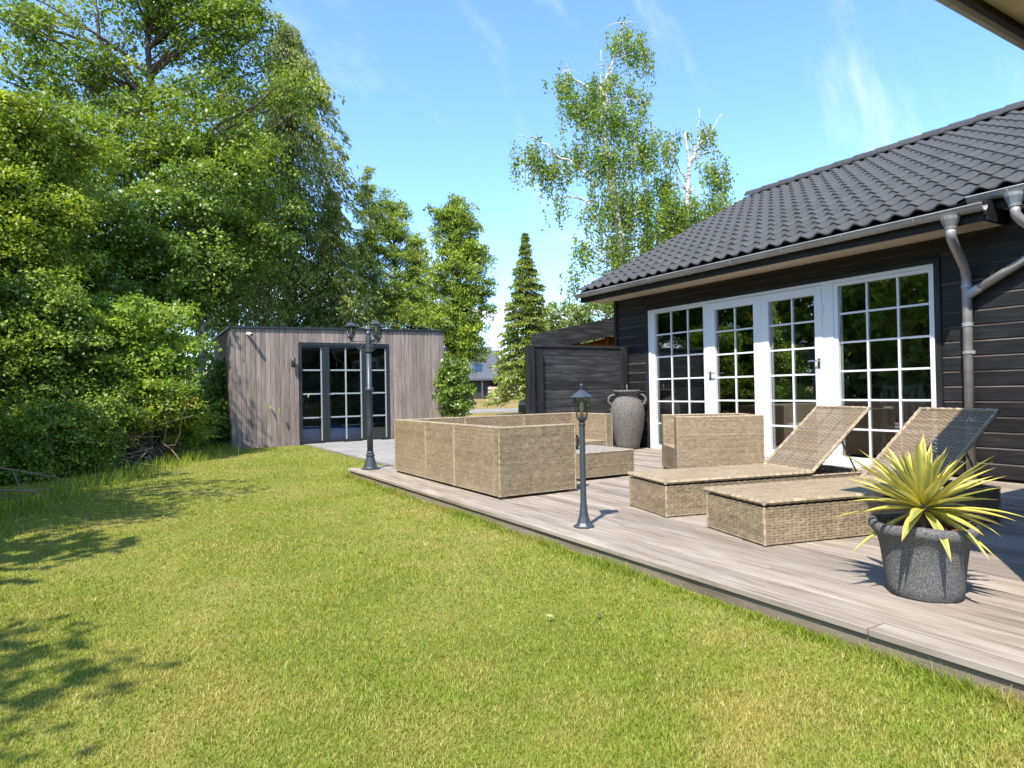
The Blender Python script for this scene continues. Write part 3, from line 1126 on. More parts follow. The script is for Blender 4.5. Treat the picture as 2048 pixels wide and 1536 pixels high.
bo = thing('bollard_lamp', 'short grey garden bollard lamp with hexagonal lantern on the deck', 'lamp', (2.882, 3.801, 0))
part('base', MB().lathe([(.078, 0), (.080, .010), (.068, .014), (.050, .035), (.036, .08), (.026, .15), (.023, .20)], n=8, rot=PI / 8), 'lamp_metal', bo, local=True)
part('pole', MB().lathe([(.023, .20), (.0215, .32), (.0215, .735), (.024, .737), (.024, .745)], n=8, rot=PI / 8), 'lamp_metal', bo, local=True)
part('collar', MB().lathe([(.020, .745), (.028, .748), (.020, .757)], n=10), 'black_metal', bo, local=True)
lantern_parts(bo, (0, 0), .79, .940, .040, .062, .088, 1.0, 1.045)

lp = thing('lamp_post', 'tall grey lamp post with three lanterns at the corner of the deck', 'lamp', (2.83, 8.36, 0))
part('base', MB().lathe([(.118, 0), (.12, .015), (.095, .02), (.088, .035), (.055, .15), (.05, .165), (.058, .172), (.058, .195), (.042, .205), (.048, .22), (.04, .24)], n=20), 'lamp_metal', lp, False, True)
part('pole', MB().lathe([(.040, .24), (.038, .6), (.037, 1.02), (.052, 1.035), (.054, 1.055), (.05, 1.07), (.036, 1.085), (.034, 1.55)], n=18), 'lamp_metal', lp, True, True)
part('hub', MB().lathe([(.034, 1.55), (.048, 1.555), (.048, 1.57), (.036, 1.58), (.040, 1.62), (.036, 1.74), (.03, 1.78), (.036, 1.80), (.022, 1.825), (.010, 1.84), (.014, 1.86), (.004, 1.885)], n=18), 'lamp_metal', lp, False, True)
for ang in (-97, 23, 143):
    az = PI / 2 - (YAW + R(ang))
    d = Vector((math.cos(az), math.sin(az), 0))
    q = d * .225
    arm = part('arm', MB().tube([d * .035 + Vector((0, 0, 1.70)), q + d * .03 + Vector((0, 0, 1.70))], .010, 8)
               .tube([q + Vector((0, 0, 1.695)), q + Vector((0, 0, 1.735))], .012, 8), 'lamp_metal', lp, local=True)
    sc = []
    for k in range(26):
        t = k / 25
        a = t * 4.0 * PI * .62 - PI * .5
        rr = .045 * (1 - t) + .008
        sc.append(d * (.105 + rr * math.cos(a)) + Vector((0, 0, 1.635 + rr * math.sin(a))))
    part('scroll', MB().tube([d * .036 + Vector((0, 0, 1.585))] + sc, .0075, 6), 'lamp_metal', arm, True, True)
    part('scroll', MB().tube([d * .14 + Vector((0, 0, 1.64)), d * .18 + Vector((0, 0, 1.672)), d * .215 + Vector((0, 0, 1.668)), d * .235 + Vector((0, 0, 1.648)), d * .222 + Vector((0, 0, 1.635))], .007, 6), 'lamp_metal', arm, True, True)
    lantern_parts(lp, (q.x, q.y), 1.752, 1.892, .044, .067, .086, 1.95, 1.98)

# ------------------------------------------------------------------ rattan furniture
STK, STR, AMP = .032, .0150, .0050


class Weave:
    """wicker panels as displaced grids, gathered into one mesh"""

    def __init__(s):
        s.V, s.F, s.T, s.n = [], [], [], 0

    def panel(s, O, U, Vv, w, h, stk=STK, strand=STR, amp=AMP):
        O, U, Vv = (np.array(q, float) for q in (O, U, Vv))
        N = np.cross(U, Vv)
        nu = max(2, round(w / stk)) * 2
        nr = max(1, round(h / strand))
        nv = nr * 2
        i = np.arange(nu + 1)
        j = np.arange(nv + 1)
        I, J = np.meshgrid(i, j)
        row = np.minimum(J // 2, nr - 1)
        over = np.where(I % 2 == 0, .84 + .16 * np.cos(PI * (I / 2 + row)), .0)
        d = np.where(J % 2 == 1, amp * (.1 + .9 * over), -amp * .7)
        d = np.where((I == 0) | (I == nu) | (J == 0) | (J == nv), 0, d)
        jit = rng.normal(0, strand * .06, J.shape)
        P = O + (I / nu * w)[..., None] * U + (J / nv * h + np.where((J == 0) | (J == nv), 0, jit))[..., None] * Vv + d[..., None] * N
        k = nu + 1
        a = (J[:-1, :-1] * k + I[:-1, :-1]).ravel()
        s.F.append(np.stack([a, a + 1, a + k + 1, a + k], 1) + s.n)
        s.V.append(P.reshape(-1, 3))
        strand_t = rng.normal(.5, .07, nr)
        s.T.append((strand_t[row[:-1, :-1]] + rng.normal(0, .09, (nv // 2, nu // 2)).repeat(2, 0).repeat(2, 1)).ravel())
        s.n += P.shape[0] * P.shape[1]
        return s

    def box(s, x0, x1, y0, y1, z0, z1, faces='fblrt', **kw):
        """woven box: f=-y b=+y l=-x r=+x t=top"""
        if 'f' in faces:
            s.panel((x0, y0, z0), (1, 0, 0), (0, 0, 1), x1 - x0, z1 - z0, **kw)
        if 'b' in faces:
            s.panel((x1, y1, z0), (-1, 0, 0), (0, 0, 1), x1 - x0, z1 - z0, **kw)
        if 'l' in faces:
            s.panel((x0, y1, z0), (0, -1, 0), (0, 0, 1), y1 - y0, z1 - z0, **kw)
        if 'r' in faces:
            s.panel((x1, y0, z0), (0, 1, 0), (0, 0, 1), y1 - y0, z1 - z0, **kw)
        if 't' in faces:
            s.panel((x0, y0, z1), (1, 0, 0), (0, 1, 0), x1 - x0, y1 - y0, **kw)
        return s

    def build(s, name, parent, off=(0, 0, 0)):
        V = np.concatenate(s.V) - np.array(off)
        me = np_mesh(name, V, np.concatenate(s.F), MT['rattan'], np.concatenate(s.T))
        return link(name, me, None, parent)


def edge(parent, pts, r=.010, name='woven_edge'):
    """rounded braided edging"""
    pts = [Vector(p) for p in pts]
    out = []
    for a, b in zip(pts[:-1], pts[1:]):
        k = max(2, int((b - a).length / .03))
        for q in range(k):
            t = q / k
            out.append(a.lerp(b, t))
    out.append(pts[-1])
    rad = [r * (1 + .13 * (-1) ** i) for i in range(len(out))]
    o = part(name, MB().tube(out, rad, 6), 'rattan', parent, False, True)
    a_ = o.data.attributes.new('tint', 'FLOAT', 'FACE')
    a_.data.foreach_set('value', np.clip(rng.normal(.62, .18, len(o.data.polygons)), 0, 1).astype(np.float32))
    return o


def feet(parent, pts):
    for (x, y) in pts:
        part('foot', MB().box(x - .03, x + .03, y - .03, y + .03, 0, .026), 'rattan', parent, local=True)


SH, SEAT, TK = .66, .30, .11


def sofa_module(label, x0, x1, y0, y1, backs, group='sections of the rattan corner sofa'):
    """one section: seat box and full-height panels on the sides named in backs (l, r, f, b)"""
    t = thing('sofa_section', label, 'sofa', (x0, y0, 0), 0, group)
    w, d = x1 - x0 - .010, y1 - y0 - .010
    g = .024
    sx0, sx1, sy0, sy1 = 0, w, 0, d
    if 'l' in backs:
        sx0 = TK
    if 'r' in backs:
        sx1 = w - TK
    if 'f' in backs:
        sy0 = TK
    if 'b' in backs:
        sy1 = d - TK
    Weave().box(sx0, sx1, sy0, sy1, g, SEAT).build('seat', t)
    first = True
    for b in backs:
        if b == 'l':
            bx = (0, TK, TK + .001 if 'f' in backs else 0, d)
        elif b == 'r':
            bx = (w - TK, w, 0, d)
        elif b == 'f':
            bx = (0, w - TK if 'r' in backs else w, 0, TK)
        else:
            bx = (TK if 'l' in backs else 0, w - TK if 'r' in backs else w, d - TK, d)
        p = Weave().box(bx[0], bx[1], bx[2], bx[3], g, SH).build('backrest', t)
        x0_, x1_, y0_, y1_ = bx
        r = .009
        edge(p, [(x0_ + r, y0_ + r, SH - r * .4), (x1_ - r, y0_ + r, SH - r * .4), (x1_ - r, y1_ - r, SH - r * .4), (x0_ + r, y1_ - r, SH - r * .4), (x0_ + r, y0_ + r, SH - r * .4)], r * 1.15)
        for (ex, ey) in ((x0_, y0_), (x1_, y0_), (x0_, y1_), (x1_, y1_)):
            if (b == 'l' and 'f' in backs and ey == y0_) or (b == 'f' and 'l' in backs and (ex, ey) == (x0_, y1_)):
                continue
            sx, sy = (r * .45 if ex == x0_ else -r * .45), (r * .45 if ey == y0_ else -r * .45)
            edge(p, [(ex + sx, ey + sy, g), (ex + sx, ey + sy, SH - r)], r)
    edge(t, [(sx0 + .01, sy0 + .008, SEAT), (sx1 - .01, sy0 + .008, SEAT)], .010)
    feet(t, [(.05, .05), (w - .05, .05), (.05, d - .05), (w - .05, d - .05)])
    return t


sofa_module('rattan corner sofa section nearest the camera, beside the bollard lamp', 2.98, 3.86, 5.19, 6.15, 'lf')
sofa_module('middle rattan sofa section of the row along the lawn edge', 2.98, 3.86, 6.15, 6.89, 'l')
sofa_module('rattan corner sofa section at the far end of the lawn-side row', 2.98, 3.94, 6.89, 7.86, 'lb')
sofa_module('rattan sofa section with its low back just right of the far corner', 3.94, 4.86, 6.98, 7.86, 'b')
sofa_module('rattan sofa end section with side panel left of the stone urn', 4.86, 5.80, 6.95, 7.86, 'br')

# armchair in front of the doors, turned towards the table
ac = thing('rattan_armchair', 'rattan armchair with high side panels in front of the white doors', 'armchair', (5.44, 5.40, 0), -YAW)
aw, ad = 1.0, .76
Weave().box(0, aw - TK, TK, ad - TK, .024, .30).build('seat', ac)
for nm, bx in (('armrest', (0, aw, 0, TK)), ('armrest', (0, aw, ad - TK, ad)), ('backrest', (aw - TK, aw, TK, ad - TK))):
    p = Weave().box(*bx, .024, .665).build(nm, ac)
    r = .009
    edge(p, [(bx[0] + r, bx[2] + r, .661), (bx[1] - r, bx[2] + r, .661), (bx[1] - r, bx[3] - r, .661), (bx[0] + r, bx[3] - r, .661), (bx[0] + r, bx[2] + r, .661)], r * 1.2)
edge(ac, [(.01, TK, .30), (.01, ad - TK, .30)], .010)
feet(ac, [(.05, .05), (aw - .05, .05), (.05, ad - .05), (aw - .05, ad - .05)])

# coffee table
ct = thing('rattan_table', 'low square rattan coffee table with glass top beside the corner sofa', 'table', (4.26, 5.70, 0))
Weave().box(0, .80, 0, .80, .03, .295, 'fblr').build('body', ct)
part('table_top', MB().bevbox(.012, .788, .012, .788, .292, .306, .003), stone('table_glass', (.20, .18, .15), (.27, .24, .20), (.34, .31, .27), 30), ct, False, True)
edge(ct, [(.005, .005, .297), (.795, .005, .297), (.795, .795, .297), (.005, .795, .297), (.005, .005, .297)], .011)
feet(ct, [(.05, .05), (.75, .05), (.05, .75), (.75, .75)])
jr = thing('glass_jar', 'small smoky glass candle jar on the rattan table', 'jar', (4.52, 6.12, .306))
part('jar', MB().lathe([(.045, 0), (.05, .01), (.062, .05), (.062, .13), (.05, .15), (.05, .165), (.046, .165), (.046, .15), (.057, .128), (.057, .05), (.04, .014)], n=18), glass_mat('jar_glass', (.70, .66, .62), 1.5, 1.2), jr, True, True)
part('candle', MB().lathe([(.035, .012), (.035, .075), (.004, .078), (.003, .088)], n=14), 'plaster', jr, True, True)
part('base', MB().lathe([(.05, -.0), (.052, .004), (.052, .010), (.046, .012)], n=18), 'black_metal', jr, True, True)


# sun loungers
def lounger(label, loc, rot, W_, ang):
    t = thing('sun_lounger', label, 'sun lounger', loc, rot, 'rattan sun loungers on the deck')
    Lg, H = 2.0, .245
    HX, BL = 1.38, .80
    wv = Weave()
    wv.box(0, Lg, 0, W_, .008, H, 'fblr', stk=.034, strand=.0165, amp=.0056)
    wv.build('base', t)
    part('base_lining', MB().box(.012, Lg - .012, .012, W_ - .012, .01, .03).box(.012, .022, .012, W_ - .012, .03, H - .005).box(Lg - .022, Lg - .012, .012, W_ - .012, .03, H - .005)
         .box(.022, Lg - .022, .012, .02, .03, H - .005).box(.022, Lg - .022, W_ - .02, W_ - .012, .03, H - .005), 'deck_under', t, local=True)
    for (ex, ey) in ((.006, .006), (.006, W_ - .006), (Lg - .006, .006), (Lg - .006, W_ - .006)):
        edge(t, [(ex, ey, .006), (ex, ey, H)], .011, 'corner_edge')
    edge(t, [(HX, .004, H), (Lg, .004, H), (Lg, W_ - .004, H), (HX, W_ - .004, H)], .010)
    # seat pad, slightly proud of the base with rolled edges
    pt = Weave()
    pt.panel((0, 0, H + .042), (1, 0, 0), (0, 1, 0), HX, W_, stk=.04, strand=.0165, amp=.0048)
    z0 = H + .012
    pt.panel((0, 0, z0), (1, 0, 0), (0, 0, 1), HX, .03, stk=.04, strand=.015)
    pt.panel((HX, W_, z0), (-1, 0, 0), (0, 0, 1), HX, .03, stk=.04, strand=.015)
    pt.panel((0, W_, z0), (0, -1, 0), (0, 0, 1), W_, .03, stk=.04, strand=.015)
    pt.panel((HX, 0, z0), (0, 1, 0), (0, 0, 1), W_, .03, stk=.04, strand=.015)
    pd = pt.build('seat_panel', t)
    zc = H + .028
    edge(pd, [(0, .0, zc), (HX, 0, zc), (HX, W_, zc), (0, W_, zc), (0, 0, zc)], .017, 'rolled_edge')
    # backrest: stakes and strands with gaps
    ca, sa = math.cos(ang), math.sin(ang)

    def bp(u, v, n_=0.0):
        return (HX + .01 + u * ca - n_ * sa, v, H + .035 + u * sa + n_ * ca)
    V, F = [], []
    ns = int(BL / .0155)
    nst = int(W_ / .034)
    for r_ in range(ns):
        u0 = .02 + r_ * (BL - .04) / ns
        u1 = u0 + (BL - .04) / ns * .965
        b0 = len(V)
        for k_ in range(nst * 2 + 1):
            v_ = .012 + (W_ - .024) * k_ / (nst * 2)
            off = .0028 * math.cos(PI * (k_ / 2 + r_))
            wob = .0010 * math.sin(k_ * 1.7 + r_ * 2.3)
            V += [bp(u0 + wob, v_, off), bp((u0 + u1) / 2 + wob, v_, off + .003), bp(u1 + wob, v_, off)]
        for k_ in range(nst * 2):
            q = b0 + k_ * 3
            F += [(q, q + 3, q + 4, q + 1), (q + 1, q + 4, q + 5, q + 2)]
    me = np_mesh('backrest', np.array(V), np.array(F), MT['rattan'], np.repeat(rng.normal(.06, .12, ns), nst * 4))
    bk = link('backrest', me, None, t)
    st = MB()
    for k_ in range(nst + 1):
        v_ = .012 + (W_ - .024) * k_ / nst
        st.tube([bp(.01, v_), bp(BL - .01, v_)], .0028, 4)
    ob = part('weave_stakes', st, 'rattan', bk, False, True)
    ob['kind'] = 'stuff'
    edge(bk, [bp(0, 0), bp(BL, 0), bp(BL, W_), bp(0, W_), bp(0, 0)], .015, 'rolled_edge')
    for v_ in (.06, W_ - .06):
        p = part('prop_leg', MB().tube([bp(BL * .55, v_, -.012), (HX + .01 + BL * .55 * ca + .20, v_, H - .03)], .007, 6), 'steel', t, local=True)
    for v_ in (W_ * .33, W_ * .67):
        part('frame_bar', MB().tube([bp(.02, v_, -.014), bp(BL - .02, v_, -.014)], .009, 6), 'black_metal', bk, False, True)
    return t


lounger('rattan sun lounger with its raised back in full sun', (3.593, 3.691, 0), -R(13.6), .60, R(40))
lounger('rattan sun lounger behind the potted yucca, back half in shade', (3.428, 2.671, 0), -R(14), .62, R(40))

# ------------------------------------------------------------------ stone urn
ur = thing('stone_urn', 'tall grey stone amphora with two handles beside the doors', 'urn', (7.24, 8.30, 0))
part('body', MB().lathe([(.175, 0), (.185, .01), (.20, .09), (.235, .24), (.268, .40), (.285, .54), (.283, .64), (.262, .73), (.225, .80), (.185, .845), (.168, .875),
                         (.168, .90), (.185, .925), (.215, .945), (.222, .955), (.222, .975), (.212, .98), (.19, .975), (.165, .94), (.15, .90)], n=40), 'urn_stone', ur, True, True)
az = PI / 2 - YAW
sd_ = Vector((math.sin(az), -math.cos(az), 0))
for s_ in (-1, 1):
    d = sd_ * s_
    pts = []
    for k in range(13):
        a = R(115 - 205 * k / 12)
        pts.append(d * (.225 + .085 * math.cos(a)) + Vector((0, 0, .815 + .085 * math.sin(a))))
    part('handle', MB().tube(pts, [.021 if k < 12 else .018 for k in range(13)], 10), 'urn_stone', ur, True, True)
part('spout', MB().lathe([(.035, .955), (.012, .962), (.010, 1.0), (.018, 1.005), (.018, 1.05), (.008, 1.06), (.006, 1.075)], n=10), 'steel', ur, False, True)
part('water_pump_plate', MB().lathe([(.16, .935), (.16, .95)], n=20), 'urn_stone', ur, False, True)

# ------------------------------------------------------------------ potted yucca
PC = Vector((3.275, 1.655, 0))
pot = thing('plant_pot', 'rough dark grey stone pot with flared rim on the deck', 'pot', PC)
prf = [(.150, 0), (.158, .008), (.163, .05), (.172, .14), (.183, .22), (.192, .255), (.212, .285), (.228, .305), (.232, .325), (.224, .342), (.208, .346), (.195, .335), (.188, .30), (.18, .26)]
v, f = [], []
NS = 40
for (r_, z_) in prf:
    for k in range(NS):
        a = 2 * PI * k / NS
        rr = r_ * (1 + .012 * math.sin(3 * a + z_ * 9) + .008 * math.sin(7 * a + 1))
        v.append((rr * math.cos(a), rr * math.sin(a), z_ + (.006 * math.sin(4 * a) if z_ > .28 else 0)))
for i in range(len(prf) - 1):
    for k in range(NS):
        k2 = (k + 1) % NS
        f.append((i * NS + k, i * NS + k2, (i + 1) * NS + k2, (i + 1) * NS + k))
f.append(tuple(range(NS - 1, -1, -1)))
part('body', MB().add(v, f), 'pot_stone', pot, True, True)
sv, sf = [(0, 0, .318)], []
for ring in range(1, 7):
    for k in range(24):
        a = 2 * PI * k / 24
        rr = .188 * ring / 6
        sv.append((rr * math.cos(a), rr * math.sin(a), .300 + random.uniform(-.008, .016)))
for k in range(24):
    sf.append((0, 1 + k, 1 + (k + 1) % 24))
for ring in range(5):
    for k in range(24):
        k2 = (k + 1) % 24
        sf.append((1 + ring * 24 + k, 1 + (ring + 1) * 24 + k, 1 + (ring + 1) * 24 + k2, 1 + ring * 24 + k2))
part('soil', MB().add(sv, sf), 'soil', pot, False, True)
for k in range(26):
    a, rr = random.uniform(0, 2 * PI), random.uniform(.05, .165)
    c = Vector((rr * math.cos(a), rr * math.sin(a), .315))
    d = Vector((random.uniform(-1, 1), random.uniform(-1, 1), random.uniform(-.2, .5))).normalized() * random.uniform(.012, .028)
    part('bark_chip', MB().tube([c - d, c + d * .2, c + d], [.006, .010, .005], 5), 'soil' if k % 3 else 'pot_stone', pot, False, True)


def yucca_leaf_mat():
    m, t, b = new_mat('yucca_leaf')
    at = nd(t, 'ShaderNodeAttribute', attribute_name='across')
    al = nd(t, 'ShaderNodeAttribute', attribute_name='along')
    f = noise(t, coords(t, (1, 1, 1)), 40, 3)
    c = ramp(t, at.outputs['Fac'], [(.0, (.24, .30, .12)), (.34, (.33, .38, .14)), (.55, (.58, .53, .10)), (1, (.66, .58, .15))])
    c = mixcol(t, ramp(t, al.outputs['Fac'], [(.0, (1, 1, 1)), (.36, (0, 0, 0))]), c, (.55, .48, .03))
    c = mixcol(t, ramp(t, al.outputs['Fac'], [(.86, (0, 0, 0)), (1.0, (1, 1, 1))]), c, (.42, .25, .08))
    c = mixcol(t, objrand(t, 0, .30), c, (.58, .45, .07))
    c = mixcol(t, .35, c, ramp(t, f, [(.3, (.75, .75, .7)), (.7, (1.15, 1.15, 1.1))]), 'MULTIPLY')
    t.links.new(c, b.inputs['Base Color'])
    b.inputs['Roughness'].default_value = .42
    b.inputs['Specular IOR Level'].default_value = .45
    tl = nd(t, 'ShaderNodeBsdfTranslucent')
    t.links.new(c, tl.inputs[0])
    mx = nd(t, 'ShaderNodeMixShader')
    mx.inputs[0].default_value = .28
    t.links.new(b.outputs[0], mx.inputs[1])
    t.links.new(tl.outputs[0], mx.inputs[2])
    t.links.new(mx.outputs[0], t.nodes['Material Output'].inputs[0])
    return m


MT['yucca'] = yucca_leaf_mat()
yu = thing('yucca_plant', 'yellow and green striped yucca growing in the dark stone pot', 'plant', PC + Vector((0, 0, .31)))
part('stem', MB().tube([(0, 0, -.02), (.006, .004, .05), (0, 0, .13)], [.040, .033, .036], 10), 'bark', yu, True, True)


def yucca_leaf(az, el, L, wmax, droop, zb, bend_=0.0):
    n_ = 9
    d0 = Vector((math.cos(az) * math.cos(el), math.sin(az) * math.cos(el), math.sin(el)))
    side = Vector((-math.sin(az), math.cos(az), 0))
    p = Vector((math.cos(az) * .02, math.sin(az) * .02, zb))
    V, tv, ta = [], [], []
    for i in range(n_ + 1):
        t = i / n_
        wd = wmax * (.42 + .58 * math.sin(min(1, t / .45) * PI / 2)) * (1 - max(0, (t - .45) / .55) ** 1.7)
        wd = max(wd, .0008)
        d = (d0 + Vector((0, 0, -droop * t * t)) + side * bend_ * t).normalized()
        nn = side.cross(d).normalized() * -1
        V += [p - side * wd + nn * wd * .45, p - side * wd * .5 + nn * wd * .12, p.copy(), p + side * wd * .5 + nn * wd * .12, p + side * wd + nn * wd * .45]
        tv += [1, .5, 0, .5, 1]
        ta += [t] * 5
        p = p + d * (L / n_)
    F = []
    for i in range(n_):
        for k in range(4):
            q = i * 5 + k
            F.append((q, q + 1, q + 6, q + 5))
    me = bpy.data.meshes.new('leaf')
    me.from_pydata([tuple(q) for q in V], [], F)
    me.polygons.foreach_set('use_smooth', [True] * len(F))
    for nm, dat in (('across', tv), ('along', ta)):
        a = me.attributes.new(nm, 'FLOAT', 'POINT')
        a.data.foreach_set('value', dat)
    me.update()
    link('leaf', me, MT['yucca'], yu)


for k in range(74):
    az_ = k * 2.39996 + random.uniform(-.2, .2)
    t = (k + .5) / 74
    el = R(-14 + 100 * t ** .95) + random.uniform(-.10, .10)
    if t < .05:
        el = R(-30)
    L = (.36 + .045 * math.sin(k * 1.3)) * (1.0 if t < .5 else 1.0 - .38 * (t - .5) / .5) * random.uniform(.88, 1.08)
    yucca_leaf(az_, el, L, random.uniform(.018, .0245), .18 if t > .25 else random.uniform(.2, .5), .085 + .055 * t, random.uniform(-.12, .12))
for az_, el, L, dr in ((-1.9, -.25, .36, .9), (-2.35, -.3, .34, 1.0), (-1.2, -.1, .30, .9), (-.4, -.12, .40, .35)):
    yucca_leaf(az_, el, L, .021, dr, .085)

# ------------------------------------------------------------------ far things: fence, house, car
FD = 60
fg = ground_height(*G(1020, FD))
ff = thing('board_fence', 'pale wooden board fence beyond the dry lawn', 'fence', (*G(980, FD), fg), -YAW)
px_m = FD / 1300
for i in range(4):
    z0 = .08 + i * .29
    part('board', MB().box(-.2, 9.0, -.02, .02, z0, z0 + .19 + (.06 if i == 3 else 0)), 'fence_pine', ff, local=True)
for i in range(5):
    part('post', MB().box(.0 + i * 1.55, .10 + i * 1.55, .022, .10, 0, 1.25), 'fence_pine', ff, local=True)
part('gate_post', MB().box(1.05, 1.2, -.12, -.025, 0, 1.75), 'far_wall', ff, local=True)

HD = 68
fh = thing('far_house', 'distant dark house with grey roof, white chimney and skylight', 'house', (*G(955, HD), ground_height(*G(955, HD))), -YAW)
hz = 2.15
part('wall', MB().box(-6.5, 1.2, 1.0, 8.0, 0, hz).box(1.2, 4.2, 3.6, 8, 0, hz), 'far_wall', fh, local=True)
fr_ = part('roof', MB().add([(-7.0, .2, hz), (2.2, .2, hz), (2.2, 4.5, hz + 3.6), (-7.0, 4.5, hz + 3.6), (2.2, 8.8, hz), (-7, 8.8, hz),
                            (-7.0, .2, hz - .2), (2.2, .2, hz - .2), (2.2, 8.8, hz - .2), (-7, 8.8, hz - .2)],
                           [(0, 1, 2, 3), (3, 2, 4, 5), (0, 6, 7, 1), (1, 7, 8, 4, 2), (0, 3, 5, 9, 6), (6, 9, 8, 7)]), 'far_roof', fh, local=True)
part('wing_roof', MB().add([(2.21, 3.0, hz), (5.2, 3.0, hz), (5.2, 5.8, hz + 2.2), (2.21, 5.8, hz + 2.2), (5.2, 8.6, hz), (2.21, 8.6, hz)],
                           [(0, 1, 2, 3), (3, 2, 4, 5), (1, 4, 2), (0, 3, 5), (0, 5, 4, 1)]), 'far_roof', fh, local=True)
part('chimney', MB().box(1.45, 2.15, 4.0, 4.8, hz + 2.4, hz + 4.6).box(1.40, 2.2, 3.95, 4.85, hz + 4.6, hz + 4.7), 'plaster', fr_, local=True)
sk = MB()
for (a, b) in ((-.4, .45),):
    q = lambda x_, y_, n_: (x_, .2 + y_ * .766 - n_ * .64, hz + y_ * .64 + n_ * .766)
    sk.add([q(a, 1.2, .08), q(b, 1.2, .08), q(b, 2.5, .08), q(a, 2.5, .08), q(a, 1.2, 0), q(b, 1.2, 0), q(b, 2.5, 0), q(a, 2.5, 0)],
           [(0, 1, 2, 3), (0, 4, 5, 1), (1, 5, 6, 2), (2, 6, 7, 3), (3, 7, 4, 0)])
part('skylight', sk, plain('skylight_glass', (.05, .09, .14), .05, .5, .8), fr_, local=True)
part('porch_post', MB().box(.4, .55, .35, .5, 0, hz - .2), 'far_roof', fh, local=True)

CD = 24.5
cx_, cy_ = G(1074, CD)
car = thing('parked_car', 'dark glossy car parked behind the black screen fence', 'car', (cx_, cy_, ground_height(cx_, cy_)), -YAW + R(60))
# side profile lofted across the width
prof_lo = [(0.0, .30), (.02, .55), (.10, .70), (.55, .80), (1.15, .90), (1.75, 1.36), (2.3, 1.47), (3.1, 1.44), (3.75, 1.12), (4.15, 1.02), (4.28, .80), (4.30, .38), (4.2, .26), (.12, .24)]
cb = MB()
secs = [(-.86, .88), (-.80, .96), (-.55, 1.0), (.55, 1.0), (.80, .96), (.86, .88)]
v, f = [], []
for (yy, s_) in secs:
    for (x_, z_) in prof_lo:
        zz = z_
        if z_ > .95:
            zz = .95 + (z_ - .95) * (1.0 if abs(yy) < .6 else (.9 if abs(yy) < .83 else 0.0))
        v.append((2.15 + (x_ - 2.15) * (s_ * .02 + .98 if abs(yy) < .84 else .985), yy, zz if z_ > .5 else z_))
k = len(prof_lo)
for i in range(len(secs) - 1):
    for j in range(k):
        j2 = (j + 1) % k
        f.append((i * k + j, (i + 1) * k + j, (i + 1) * k + j2, i * k + j2))
f += [tuple(range(k)), tuple(range(len(v) - 1, len(v) - k - 1, -1))]
part('body', cb.add(v, f), 'car_paint', car, False, True)
part('windscreen', MB().add([(1.20, -.60, .955), (1.20, .60, .955), (1.74, .56, 1.37), (1.74, -.56, 1.37), (1.16, -.60, .95), (1.16, .60, .95), (1.70, .56, 1.375), (1.70, -.56, 1.375)],
                            [(0, 1, 2, 3), (7, 6, 5, 4), (0, 4, 5, 1), (1, 5, 6, 2), (2, 6, 7, 3), (3, 7, 4, 0)]), 'car_glass', car, local=True)
for s_ in (-1, 1):
    part('side_window', MB().add([(1.35, .862 * s_, .97), (3.6, .862 * s_, 1.0), (3.05, .80 * s_, 1.36), (1.85, .80 * s_, 1.34), (1.35, .84 * s_, .97), (3.6, .84 * s_, 1.0), (3.05, .77 * s_, 1.36), (1.85, .77 * s_, 1.34)],
                                 [(0, 1, 2, 3), (7, 6, 5, 4), (0, 4, 5, 1), (1, 5, 6, 2), (2, 6, 7, 3), (3, 7, 4, 0)]), 'car_glass', car, local=True)
    part('headlight', MB().add([(.0, .62 * s_, .60), (.05, .84 * s_, .61), (.26, .85 * s_, .70), (.10, .64 * s_, .67), (.03, .62 * s_, .60), (.08, .82 * s_, .61), (.29, .82 * s_, .68), (.13, .64 * s_, .65)],
                               [(0, 1, 2, 3), (7, 6, 5, 4), (0, 4, 5, 1), (1, 5, 6, 2), (2, 6, 7, 3), (3, 7, 4, 0)]), 'headlight', car, local=True)
    for xw in (.82, 3.42):
        wh = part('wheel', MB().tube([(xw, .66 * s_, .32), (xw, .875 * s_, .32)], .32, 24), 'rubber', car, local=True)
        part('rim', MB().tube([(xw, .872 * s_, .32), (xw, .885 * s_, .32)], .21, 18), 'steel', wh, local=True)
part('grille', MB().box(-.012, .02, -.45, .45, .38, .56), 'rubber', car, local=True)


# ------------------------------------------------------------------ vegetation
def quads_leaves(P, T, L, Wd, fold=.12, Nn=None):
    """kite-shaped leaves: base points P, directions T (unit), lengths L, widths Wd"""
    n_ = len(P)
    if Nn is None:
        Nn = rng.normal(size=(n_, 3))
        Nn[:, 2] = np.abs(Nn[:, 2]) + .5
    B = np.cross(T, Nn)
    B /= np.linalg.norm(B, axis=1, keepdims=True) + 1e-9
    N2 = np.cross(B, T)
    L = np.asarray(L).reshape(-1, 1)
    Wd = np.asarray(Wd).reshape(-1, 1)
    V = np.empty((n_, 4, 3))
    V[:, 0] = P
    V[:, 1] = P + T * L * .45 + B * Wd * .5 + N2 * Wd * fold
    V[:, 2] = P + T * L
    V[:, 3] = P + T * L * .45 - B * Wd * .5 + N2 * Wd * fold
    F = np.arange(n_ * 4).reshape(-1, 4)
    return V.reshape(-1, 3), F


def unit(a):
    return a / (np.linalg.norm(a, axis=1, keepdims=True) + 1e-9)


def crown(parent, base, P, T, L, Wd, mat, tint, name='crown', fold=.12, Nn=None):
    V, F = quads_leaves(P - np.array(base), T, L, Wd, fold, Nn)
    me = np_mesh(name, V, F, LM[mat], tint)
    o = link(name, me, None, parent)
    o['kind'] = 'stuff'
    return o


